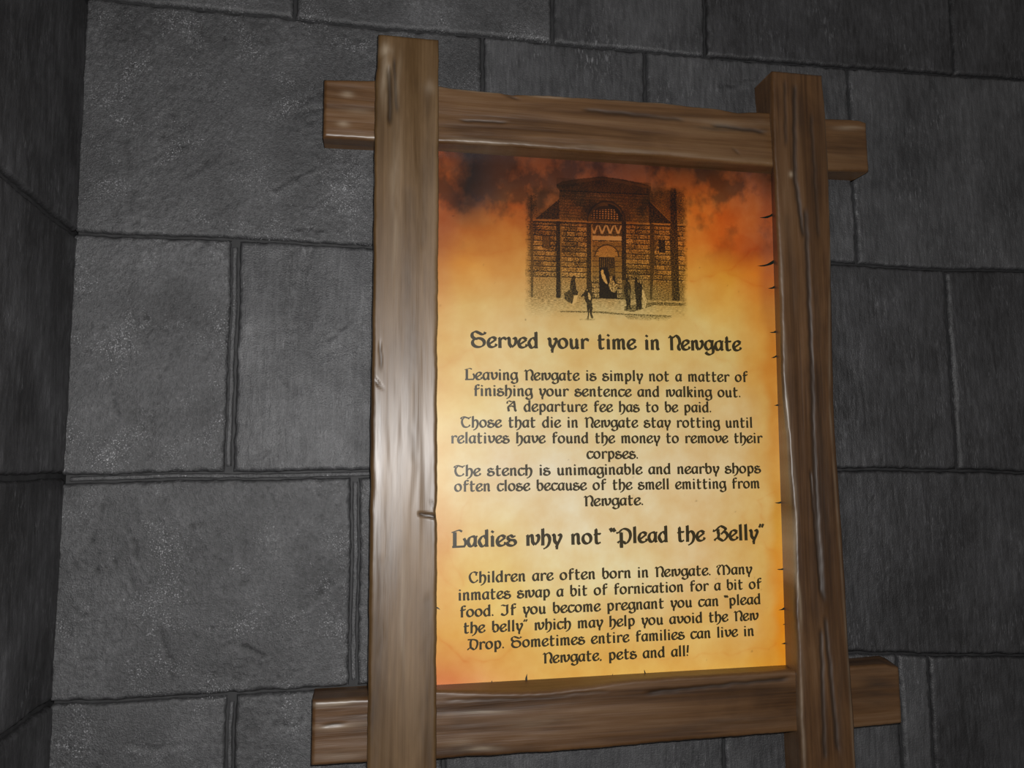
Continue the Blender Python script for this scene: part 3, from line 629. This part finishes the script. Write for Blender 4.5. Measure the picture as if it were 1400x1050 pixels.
    tone = np.where(inner & (y > 302) & (x > 495) & (x < 662) & (np.abs(gx) < .26) & (np.abs(gy) < .26), 0.95, tone)
    P([(482, 395), (692, 404), (692, 468), (482, 462)], 0.28)
    for k in range(4):                                     # festoon of chains
        xa = 488 + k * 50
        for sgn, x0_ in ((1, xa), (-1, xa + 50)):
            xe = x0_ + sgn * 25
            P([(x0_, 402), (x0_ + sgn * 9, 402), (xe + sgn * 4, 450), (xe - sgn * 6, 456)], 1.15, .15)
    P([(482, 466), (692, 472), (692, 498), (482, 492)], 1.18, .2); P([(482, 492), (692, 498), (692, 504), (482, 498)], 0.2)
    P([(500, 505), (684, 510), (684, 735), (500, 730)], 0.52, .25)
    rl = np.hypot(x - 592, (y - 598)); lun = (rl < 78) & (y < 598); ang = np.arctan2(y - 598, x - 592)
    tone = np.where(lun, np.where(np.mod(ang * 6.0, 1) < 0.18, 0.2, 0.85 + .15 * hatch), tone); tone = np.where(lun & (rl > 70), 0.2, tone)
    for yy in (530, 560, 592, 622, 655, 690, 722):
        P([(500, yy), (545, yy + 1), (545, yy + 5), (500, yy + 4)], 0.16); P([(642, yy + 2), (684, yy + 3), (684, yy + 7), (642, yy + 6)], 0.16)
    # pilasters
    P([(276, 375), (306, 377), (306, 862), (276, 860)], 0.11); P([(300, 390), (310, 390), (310, 860), (304, 860)], 0.5)
    P([(466, 392), (500, 394), (500, 862), (466, 860)], 0.17); P([(494, 395), (502, 395), (502, 750), (496, 750)], 0.7)
    P([(684, 300), (700, 380), (713, 380), (713, 745), (686, 745)], 0.13)
    P([(686, 745), (713, 745), (713, 870), (690, 870)], 0.32)
    P([(860, 385), (888, 395), (892, 600), (874, 868), (862, 868)], 0.22)
    P([(988, 165), (1024, 172), (1032, 400), (1048, 885), (1002, 885), (984, 500), (990, 380)], 0.17, .35)
    P([(112, 215), (126, 212), (134, 540), (132, 850), (118, 850)], 0.32)
    # barred windows
    P([(190, 466), (240, 468), (240, 542), (190, 540)], 0.14)
    for k in range(4): P([(198 + k * 10, 470), (202 + k * 10, 470), (202 + k * 10, 538), (198 + k * 10, 538)], 0.6)
    P([(914, 494), (956, 497), (956, 574), (918, 570)], 0.10)
    # doorway, barred above, open below
    P([(543, 600), (642, 603), (645, 760), (660, 862), (545, 858)], 0.07, .05)
    for k in range(8): P([(551 + k * 12, 606), (554 + k * 12, 606), (554 + k * 12, 664), (551 + k * 12, 664)], 0.45)
    P([(598, 668), (640, 668), (642, 720), (612, 718)], 0.30)
    P([(545, 858), (662, 862), (664, 880), (545, 876)], 0.75, .2)
    # street
    g_ = (t >= 862) & (x > 70) & (x < 1100)
    s_ = np.clip((t - 862) / 130, 0, 1)
    gt = 0.72 + 0.28 * s_ + 0.50 * perlin(x * 0.05, t * 0.30, 401) * (1 - s_) + 0.22 * fine * (1 - s_)
    tone = np.where(g_, np.clip(gt, .2, 1.05), tone)
    P([(300, 935), (560, 938), (700, 952), (1000, 965), (980, 974), (700, 962), (520, 948), (300, 944)], 0.45, .45)
    P([(700, 965), (1000, 972), (960, 1000), (730, 990)], 0.62, .55); P([(420, 985), (520, 985), (515, 996), (425, 994)], 0.45, .4)
    P([(705, 905), (890, 880), (1085, 888), (1080, 905), (890, 900), (760, 942), (700, 935)], 0.4, .4)
    # people in the street, in small strokes of light and shade
    P([(372, 730), (380, 716), (390, 716), (398, 728), (394, 742), (404, 770), (400, 800), (412, 815), (410, 836), (372, 838), (362, 800), (364, 762)], 0.13, .3)
    P([(326, 826), (345, 812), (372, 800), (388, 850), (378, 892), (352, 882), (330, 862)], 0.22, .35)
    P([(388, 842), (412, 838), (406, 872), (382, 902), (374, 896)], 1.10, .25); P([(394, 735), (401, 742), (409, 786), (412, 806), (402, 798)], 0.62, .3)
    P([(462, 800), (464, 790), (474, 786), (482, 792), (482, 806), (492, 812), (500, 832), (502, 856), (498, 880), (504, 920), (498, 950), (508, 976), (506, 984), (492, 980), (486, 950), (484, 920), (480, 960), (482, 986), (470, 994), (468, 984), (474, 960), (468, 920), (466, 888), (452, 862), (450, 842), (434, 852), (430, 842), (448, 822), (456, 812)], 0.13, .22)
    P([(474, 822), (482, 820), (494, 850), (488, 872), (478, 858)], 0.85, .3); P([(464, 800), (474, 800), (473, 812), (466, 812)], 0.6, .2)
    P([(712, 744), (714, 728), (722, 722), (731, 726), (735, 742), (732, 758), (742, 780), (744, 806), (738, 840), (742, 880), (738, 905), (748, 926), (732, 926), (728, 900), (722, 928), (710, 928), (714, 900), (708, 850), (700, 822), (697, 790), (706, 768)], 0.12, .25)
    P([(725, 740), (733, 744), (731, 756), (726, 754)], 0.6, .2); P([(724, 800), (736, 806), (734, 840), (726, 836)], 0.35, .3)
    P([(766, 744), (768, 730), (780, 728), (786, 740), (784, 756), (792, 762), (796, 748), (808, 748), (812, 764), (814, 785), (812, 830), (808, 870), (810, 905), (802, 930), (790, 925), (788, 900), (784, 930), (774, 932), (776, 900), (772, 850), (766, 810), (764, 775)], 0.10, .2)
    P([(798, 750), (807, 752), (807, 764), (800, 764)], 0.7, .2); P([(812, 800), (820, 806), (832, 840), (842, 872), (836, 905), (828, 922), (814, 915), (820, 870), (812, 840)], 0.92, .5)
    P([(554, 690), (562, 678), (572, 682), (572, 700), (582, 716), (590, 745), (598, 768), (588, 766), (572, 748), (560, 722)], 0.98, .5)
    P([(608, 726), (614, 714), (624, 718), (626, 736), (640, 758), (652, 778), (656, 800), (644, 820), (626, 818), (610, 800), (604, 776), (612, 752)], 0.62, .8)
    P([(560, 745), (575, 765), (606, 790), (612, 826), (580, 812), (558, 780)], 0.06, .1)
    # soft ragged border
    m = 20 * fbm(x * .03, y * .03, 501, 3)
    e = np.minimum(np.minimum(x - 76 + m, 1104 - x + m), np.minimum(1010 - y + m, (y - 100) * 0.8 + m + np.where((x > 278) & (x < 868), 200, -35)))
    alpha = sstep(e / 46)
    return np.clip(1 + (tone - 1) * alpha, 0.03, 1.2)

ex0, ex1, ez0, ez1 = 0.258, 0.578, 1.790, 2.082
nx, nz = 560, 500
Xe, Ze = np.meshgrid(np.linspace(ex0, ex1, nx), np.linspace(ez0, ez1, nz))
tn = engraving_tone(Xe, Ze)[..., None]
pc = parchment(Xe, Ze)
sepia = np.array([0.020, 0.012, 0.005])
dark_ = np.clip(1 - tn, 0, 1); light_ = np.clip(tn - 1, 0, 1)
col = pc * (1 - dark_) ** np.array([1.45, 1.45, 1.75]) + sepia * dark_ * 0.3
col = col * (1 - light_) + np.array([0.75, 0.60, 0.26]) * pc[..., :1] * 1.3 * light_
Pe = np.stack([Xe - SO[0], np.full(Xe.shape, YP - 0.0002), Ze - SO[2]], -1)
bd = np.clip(np.minimum(np.minimum(Xe - ex0, ex1 - Xe), np.minimum(Ze - ez0, ez1 - Ze)), 0, 1)
eng = make_mesh('engraving', Pe.reshape(-1, 3), grid_faces(nx, nz), M_PRINT, poster, {'ink': ('FLOAT_COLOR', np.concatenate([np.clip(col, 0.003, .93), np.ones(Xe.shape + (1,))], -1).reshape(-1, 4))})
eng['label'] = 'sepia engraving of an old prison gate with people in the street'

# ---- scorched nicks at the edge of the print
TEARS = [[(0.7389, 2.0183), (0.715, 2.0114)], [(0.7379, 1.9286), (0.7067, 1.919)], [(0.7373, 1.8801), (0.7269, 1.8769)], [(0.735, 1.7962), (0.7262, 1.7946)], [(0.7344, 1.75), (0.727, 1.7471)], [(0.7348, 1.661), (0.729, 1.6597)], [(0.7326, 1.4853), (0.7226, 1.4841)], [(0.7359, 1.3687), (0.7216, 1.3666)], [(0.7341, 1.2999), (0.7212, 1.2953)], [(0.7342, 1.272), (0.7285, 1.2697)], [(0.7327, 1.2393), (0.7242, 1.2371)], [(0.2664, 1.1998), (0.2665, 1.2092)], [(0.4726, 1.1999), (0.4701, 1.206)], [(0.4141, 1.1981), (0.4142, 1.2017)], [(0.2075, 1.1982), (0.2075, 1.2017)], [(0.1156, 1.3204), (0.1217, 1.3178)]]
rnd = random.Random(4)
for (a, b) in TEARS:
    dx, dz = b[0] - a[0], b[1] - a[1]; L = math.hypot(dx, dz); ux, uz = dx / L, dz / L; nxv, nzv = -uz, ux
    a = (a[0] - ux * 0.008, a[1] - uz * 0.008)
    L += 0.008; pts = []
    wb = min(0.0028, 0.0011 + L * 0.07)
    for i in range(7):
        f = i / 6; w = wb * (1 - f) ** 0.7 * (0.8 + 0.5 * rnd.random()); bend = 0.10 * L * math.sin(f * 3.0) * (1 if rnd.random() < 2 else -1)
        cx = a[0] + ux * L * f + nxv * bend; cz = a[1] + uz * L * f + nzv * bend
        pts.append(((cx + nxv * w, cz + nzv * w), (cx - nxv * w, cz - nzv * w)))
    v = []; 
    for p, q in pts: v += [(p[0] - SO[0], YP - 0.0003, p[1] - SO[2]), (q[0] - SO[0], YP - 0.0003, q[1] - SO[2])]
    make_mesh('scorch_mark', v, [(2 * i, 2 * i + 2, 2 * i + 3, 2 * i + 1) for i in range(6)], M_SCORCH, poster, smooth=False)

# ---- lettering: an uncial blackletter drawn with a broad pen
#  glyph = (advance, [strokes]);  stroke = ('P' straight | 'C' curve | 'O' ring, points [, weight])
def SER(x, y=1.0): return ('P', [(x - .17, y - .14), (x + .05, y + .02)], .75)
def FLG(x, y=1.6): return ('P', [(x - .13, y - .16), (x + .13, y + .03)], .75)
def FT(x, y=0.03): return ('P', [(x - .16, y), (x + .17, y)], .72)
GL = {
 'a': (.95, [('C', [(1.0, 1.0), (.80, .90), (.58, .97), (.27, .84), (.13, .48), (.24, .14), (.45, .05), (.63, .18), (.76, .42)]), ('P', [(.80, .92), (.78, .14)]), ('C', [(.77, .22), (.84, .05), (1.0, .11)], .8)]),
 'b': (1.0, [('P', [(.22, 1.58), (.22, .22)]), FLG(.22), ('C', [(.22, .72), (.48, .97), (.76, .90), (.90, .52), (.76, .12), (.48, .02), (.22, .20)])]),
 'c': (.86, [('C', [(.86, .80), (.84, .92), (.62, .90), (.45, .98), (.24, .84), (.13, .48), (.26, .13), (.50, .03), (.76, .12), (.90, .32)]), ('P', [(.50, .96), (.88, .88)], 1.0)]),
 'd': (1.02, [('P', [(.82, 1.62), (.82, .06)]), FLG(.80, 1.62), ('C', [(.82, .74), (.62, .97), (.36, .90), (.13, .50), (.30, .10), (.50, .03), (.82, .26)]), ('P', [(.66, .04), (1.0, .04)], .72)]),
 'e': (.90, [('P', [(.24, .34), (.90, .80)], 1.1), ('C', [(.90, .80), (.60, .99), (.30, .88), (.12, .50), (.25, .12), (.52, .03), (.80, .14), (.92, .36)])]),
 'f': (.80, [('P', [(.34, 1.2), (.34, .02)]), ('C', [(.34, 1.0), (.38, 1.38), (.58, 1.56), (.84, 1.44)]), ('P', [(.10, .86), (.38, .96)], .8), ('C', [(.36, .96), (.66, .92), (.82, 1.08)], .9), FT(.34)]),
 'g': (.98, [('C', [(.80, .88), (.52, .99), (.24, .84), (.12, .45), (.30, .12), (.56, .12), (.84, .40)]), ('P', [(.58, .96), (1.04, .98)], .85), ('C', [(.86, .92), (.84, .50), (.95, .02), (.88, -.32), (.58, -.48), (.30, -.40), (.14, -.22)]), ('P', [(.12, -.24), (.36, -.12)], .7)]),
 'h': (.98, [('P', [(.22, 1.60), (.22, .04)]), FLG(.22), FT(.20), ('C', [(.22, .70), (.50, .98), (.78, .86), (.88, .48), (.76, .02), (.54, -.26), (.26, -.42)])]),
 'i': (.50, [('P', [(.26, .96), (.26, .02)]), SER(.26), FT(.27), ('P', [(.20, 1.30), (.33, 1.50)], 1.15)]),
 'j': (.50, [('P', [(.26, .96), (.26, -.3)]), SER(.26), ('P', [(.20, 1.30), (.33, 1.50)], 1.15)]),
 'k': (.92, [('P', [(.22, 1.60), (.22, .02)]), FLG(.22), FT(.22), ('C', [(.24, .60), (.50, .90), (.72, .97), (.80, .84), (.60, .66), (.38, .58)], .85), ('C', [(.42, .60), (.66, .20), (.78, .04), (.95, .10)])]),
 'l': (.48, [('P', [(.26, 1.60), (.26, .02)]), FLG(.26), FT(.26)]),
 'm': (1.46, [('P', [(.24, .92), (.24, .02)]), SER(.24), FT(.24), ('C', [(.26, .74), (.48, .96), (.66, .92), (.72, .66), (.72, .04)]), FT(.73), ('C', [(.74, .74), (.96, .96), (1.14, .92), (1.20, .66), (1.20, .20), (1.28, .04), (1.42, .10)])]),
 'n': (1.0, [('P', [(.24, .92), (.24, .02)]), SER(.24), FT(.24), ('C', [(.26, .72), (.50, .96), (.70, .92), (.76, .66), (.76, .20), (.84, .04), (.98, .10)])]),
 'o': (1.02, [('O', (.52, .50, .39, .46))]),
 'p': (1.04, [('P', [(.26, .96), (.26, -.44)]), SER(.26), FT(.26, -.44), ('C', [(.26, .76), (.50, .98), (.78, .88), (.91, .50), (.76, .12), (.52, .03), (.26, .22)])]),
 'r': (.80, [('P', [(.26, .92), (.26, .02)]), SER(.26), FT(.26), ('C', [(.28, .70), (.46, .90), (.60, .96), (.80, .92)]), ('P', [(.62, .96), (.82, .86), (.76, .74)], .9)]),
 's': (.92, [('C', [(.86, .94), (.64, .86), (.40, .98), (.18, .86), (.20, .64), (.44, .55), (.74, .50), (.86, .26), (.66, .04), (.38, .02), (.14, .14), (.14, .34), (.36, .42)])]),
 't': (.82, [('P', [(.32, 1.40), (.32, .30)]), ('P', [(.24, 1.30), (.40, 1.50)], .7), ('C', [(.32, .40), (.36, .10), (.56, .03), (.76, .14)]), ('P', [(.08, .84), (.30, .98)], .8), ('P', [(.26, .95), (.72, .93)], .85), ('P', [(.68, .90), (.78, 1.03)], .7)]),
 'u': (1.02, [('C', [(.24, .92), (.24, .40), (.34, .08), (.56, .05), (.80, .30)]), SER(.24), ('C', [(.80, .92), (.80, .20), (.88, .05), (1.02, .11)]), SER(.80)]),
 'v': (.98, [('C', [(.04, .88), (.18, .96), (.27, .80), (.30, .36), (.52, .04)]), ('C', [(.52, .04), (.82, .34), (.92, .72), (.82, .96), (.60, .86)])]),
 'w': (1.36, [('P', [(.24, .92), (.24, .02)]), SER(.24), FT(.24), ('C', [(.26, .72), (.46, .94), (.62, .92), (.67, .62), (.70, .30), (.90, .04)]), ('C', [(.90, .04), (1.18, .34), (1.28, .72), (1.18, .96), (.98, .86)])]),
 'y': (.94, [('C', [(.04, .88), (.18, .96), (.27, .80), (.30, .36), (.50, .10)]), ('C', [(.60, .86), (.80, .96), (.90, .74), (.70, .28), (.54, -.02), (.46, -.32)]), ('P', [(.38, -.36), (.62, -.40)], .9)]),
 'S': (1.42, [('C', [(1.36, 1.54), (1.26, 1.34), (1.02, 1.30), (.74, 1.44), (.42, 1.56), (.14, 1.38), (.12, 1.04), (.36, .84), (.62, .82)]), ('O', (.70, .45, .56, .43))]),
 'N': (1.24, [('P', [(.36, 1.40), (.36, .02)]), ('C', [(.02, 1.24), (.16, 1.30), (.30, 1.50)], .85), FT(.36), ('C', [(.38, 1.16), (.62, 1.34), (.84, 1.48), (1.12, 1.22), (1.20, .74), (1.06, .40), (1.10, .10), (1.30, .0)])]),
 'L': (1.34, [('P', [(.32, 1.44), (.32, .06)], 1.1), ('C', [(.02, 1.40), (.36, 1.52), (.72, 1.62), (1.0, 1.48)], .65), ('P', [(.08, .02), (1.26, .05)], .9), ('C', [(1.20, .06), (1.30, .26), (1.30, .54), (1.16, .82)], .8)]),
 'A': (1.42, [('C', [(.98, 1.50), (1.06, .90), (1.14, .20), (1.34, .06)]), ('C', [(.06, 1.05), (.08, 1.34), (.30, 1.50), (.66, 1.38), (.98, 1.52)], .8), ('C', [(.96, 1.36), (.56, .96), (.22, .64), (.20, .40), (.28, .0)]), ('C', [(.36, .58), (.64, .72), (1.08, .60)], .8)]),
 'T': (1.32, [('C', [(.0, 1.12), (.14, 1.40), (.46, 1.48), (.86, 1.34), (1.16, 1.34), (1.36, 1.50)], .95), ('C', [(.50, 1.42), (.22, 1.04), (.16, .60), (.38, .14), (.74, .02), (1.06, .12), (1.24, .34)], .95), ('P', [(1.10, 1.34), (1.02, 1.10)], .8)]),
 'C': (1.20, [('C', [(1.20, 1.38), (.96, 1.42), (.70, 1.52), (.36, 1.36), (.12, .88), (.24, .34), (.56, .04), (.90, .10), (1.20, .38)], .95), ('P', [(.66, 1.46), (1.20, 1.40)], .9), ('P', [(.96, 1.36), (.98, .92)], .75)]),
 'P': (1.50, [('C', [(.0, .98), (.28, 1.06), (.62, 1.36), (.98, 1.38), (1.32, 1.14), (1.42, .70), (1.28, .26), (.98, -.04), (.76, .06), (.50, .16), (.26, .14), (.12, .0)], .95), ('P', [(.50, 1.02), (.50, -.42)], 1.1), SER(.50, 1.02), FT(.50, -.44)]),
 'B': (1.56, [('C', [(.0, 1.02), (.20, .98), (.44, 1.16), (.76, 1.44), (1.02, 1.40), (1.34, 1.16), (1.16, .92), (.84, .62)], .95), ('C', [(1.10, .94), (1.42, .72), (1.50, .42), (1.28, .12), (1.04, -.02), (.78, .10), (.48, .26), (.26, .16), (.12, .0)], .95), ('C', [(.58, 1.16), (.54, .90), (.60, .60), (.52, .26)])]),
 'I': (1.12, [('C', [(.04, 1.34), (.26, 1.44), (.62, 1.34), (1.04, 1.50)]), ('C', [(.88, 1.42), (.86, .80), (.88, .34), (.62, .04), (.34, .04), (.06, .22)]), ('P', [(.06, .22), (.32, .16)], .8)]),
 'M': (1.98, [('C', [(.02, 1.02), (.10, 1.30), (.34, 1.42), (.62, 1.30)], .75), ('C', [(.60, 1.32), (.28, .92), (.16, .60), (.20, .30), (.38, .0)]), ('C', [(.50, 1.24), (.72, 1.46), (.98, 1.26)], .8), ('P', [(1.0, 1.34), (1.0, .04)]), FT(1.0), ('P', [(1.02, 1.14), (1.36, 1.46)], .7), ('C', [(1.34, 1.44), (1.66, 1.06), (1.86, .62), (1.72, .14), (1.44, .04)])]),
 'D': (1.40, [('P', [(.04, 1.42), (.86, 1.42)], 1.05), ('C', [(.84, 1.42), (1.22, 1.22), (1.34, .76), (1.16, .22), (.88, .02), (.62, .18), (.34, .26), (.0, .0)], .95), ('C', [(.52, 1.34), (.42, .92), (.44, .30)])]),
 '.': (.34, [('P', [(.08, .02), (.24, .16)], 1.2)]),
 ',': (.34, [('P', [(.24, .16), (.10, -.08)], 1.0)]),
 '!': (.40, [('P', [(.30, 1.60), (.20, .42)], .95), ('P', [(.10, .02), (.24, .16)], 1.2)]),
 '\u201c': (.52, [('P', [(.02, 1.52), (.22, 1.12)], 1.0), ('P', [(.28, 1.50), (.50, 1.12)], 1.0)]),
 '\u201d': (.60, [('P', [(.28, 1.62), (.10, 1.22)], .85), ('P', [(.56, 1.62), (.38, 1.22)], .85)]),
}
def catmull(pts, n=7):
    p = [np.array(q, float) for q in pts]; p = [2 * p[0] - p[1]] + p + [2 * p[-1] - p[-2]]
    out = []
    for i in range(1, len(p) - 2):
        for j in range(n):
            t = j / n
            out.append(0.5 * (2 * p[i] + (p[i + 1] - p[i - 1]) * t + (2 * p[i - 1] - 5 * p[i] + 4 * p[i + 1] - p[i + 2]) * t * t + (3 * p[i] - p[i - 1] - 3 * p[i + 1] + p[i + 2]) * t ** 3))
    out.append(p[-2]); return np.array(out)
NIB = math.radians(27)
def stroke_geo(st, weight):
    kind = st[0]; w = weight * (st[2] if len(st) > 2 else 1.0)
    if kind == 'O':
        cx, cy, rx, ry = st[1]; a = np.linspace(0, 2 * np.pi, 33); pts = np.stack([cx + rx * np.cos(a), cy + ry * np.sin(a)], 1)
        tg = np.stack([-rx * np.sin(a), ry * np.cos(a)], 1)
    else:
        pts = catmull(st[1]) if kind == 'C' else np.array([np.array(st[1][0]) + (np.array(st[1][-1]) - np.array(st[1][0])) * f for f in np.linspace(0, 1, 4)]) if len(st[1]) == 2 else np.array(st[1], float)
        tg = np.gradient(pts, axis=0)
    tg = tg / np.linalg.norm(tg, axis=1)[:, None]
    th = np.arctan2(tg[:, 1], tg[:, 0])
    hw = 0.5 * w * (0.115 + 0.155 * np.abs(np.sin(th - NIB)))
    nm = np.stack([-tg[:, 1], tg[:, 0]], 1)
    return pts + nm * hw[:, None], pts - nm * hw[:, None]
def set_line(name, text, x0, x1, z0, z1, xh, weight, rise):
    gap = 0.085; space = 0.80
    adv = 0; items = []
    for ch in text:
        if ch == ' ': adv += space; continue
        a, strokes = GL[ch]; items.append((adv, strokes)); adv += a + gap
    adv -= gap
    sx = (x1 - x0) / adv
    V = []; F = []; n = 0; k = 0
    for ox, strokes in items:
        for q, st in enumerate(strokes):
            A, B = stroke_geo(st, weight); m = len(A)
            for Q in (A, B):
                Q[:, 1] = np.where(Q[:, 1] > 1, 1 + (Q[:, 1] - 1) * rise, np.where(Q[:, 1] < 0, Q[:, 1] * 0.9, Q[:, 1]))
            yy = YP - 0.0003 - 0.00001 * (q + (k % 2) * 8)
            for P2 in (A, B):
                X = x0 + (ox + P2[:, 0]) * sx; Z = z0 + (z1 - z0) * (X - x0) / (x1 - x0) + P2[:, 1] * xh
                V.append(np.stack([X - SO[0], np.full(m, yy), Z - SO[2]], 1))
            i = np.arange(m - 1)
            F.append(np.stack([n + i, n + m + i, n + m + i + 1, n + i + 1], 1)); n += 2 * m
        k += 1
    ob = make_mesh(name, np.concatenate(V), np.concatenate(F), M_INK, poster, smooth=False)
    return ob
LINES=[  # line ends and baselines converted from image pixels to the poster plane
 ('H','Served your time in Newgate',0.1730,0.6685,1.7551,1.7587,0.01777),
 ('b','Leaving Newgate is simply not a matter of',0.1616,0.6791,1.6990,1.7019,0.01334),
 ('b','finishing your sentence and walking out.',0.1766,0.6651,1.6717,1.6738,0.01328),
 ('b','A departure fee has to be paid.',0.2346,0.6077,1.6453,1.6462,0.01324),
 ('b','Those that die in Newgate stay rotting until',0.1554,0.6857,1.6178,1.6189,0.01317),
 ('b','relatives have found the money to remove their',0.1381,0.7030,1.5911,1.5911,0.01312),
 ('b','corpses.',0.3742,0.4683,1.5643,1.5639,0.01308),
 ('b','The stench is unimaginable and nearby shops',0.1443,0.6979,1.5360,1.5371,0.01301),
 ('b','often close because of the smell emitting from',0.1443,0.6953,1.5105,1.5101,0.01295),
 ('b','Newgate.',0.3677,0.4757,1.4829,1.4834,0.01292),
 ('H','Ladies why not \u201cPlead the Belly\u201d',0.1396,0.7000,1.4187,1.4191,0.01749),
 ('b','Children are often born in Newgate. Many',0.1688,0.6736,1.3599,1.3596,0.01278),
 ('b','inmates swap a bit of fornication for a bit of',0.1506,0.6907,1.3321,1.3335,0.01272),
 ('b','food. If you become pregnant you can \u201cplead',0.1530,0.6882,1.3049,1.3070,0.01267),
 ('b','the belly\u201d which may help you avoid the New',0.1591,0.6828,1.2788,1.2795,0.01262),
 ('b','Drop. Sometimes entire families can live in',0.1663,0.6734,1.2519,1.2531,0.01257),
 ('b','Newgate, pets and all!',0.2928,0.5513,1.2244,1.2245,0.01252),
]
for kind, text, x0, x1, z0, z1, xh in LINES:
    o = set_line('heading' if kind == 'H' else 'text_line', text, x0, x1, z0, z1, xh * (1.0 if kind == 'H' else 0.97), 1.28 if kind == 'H' else 1.22, 0.93 if kind == 'H' else 0.80)
    o['label'] = ('heading reading ' if kind == 'H' else 'line reading ') + text
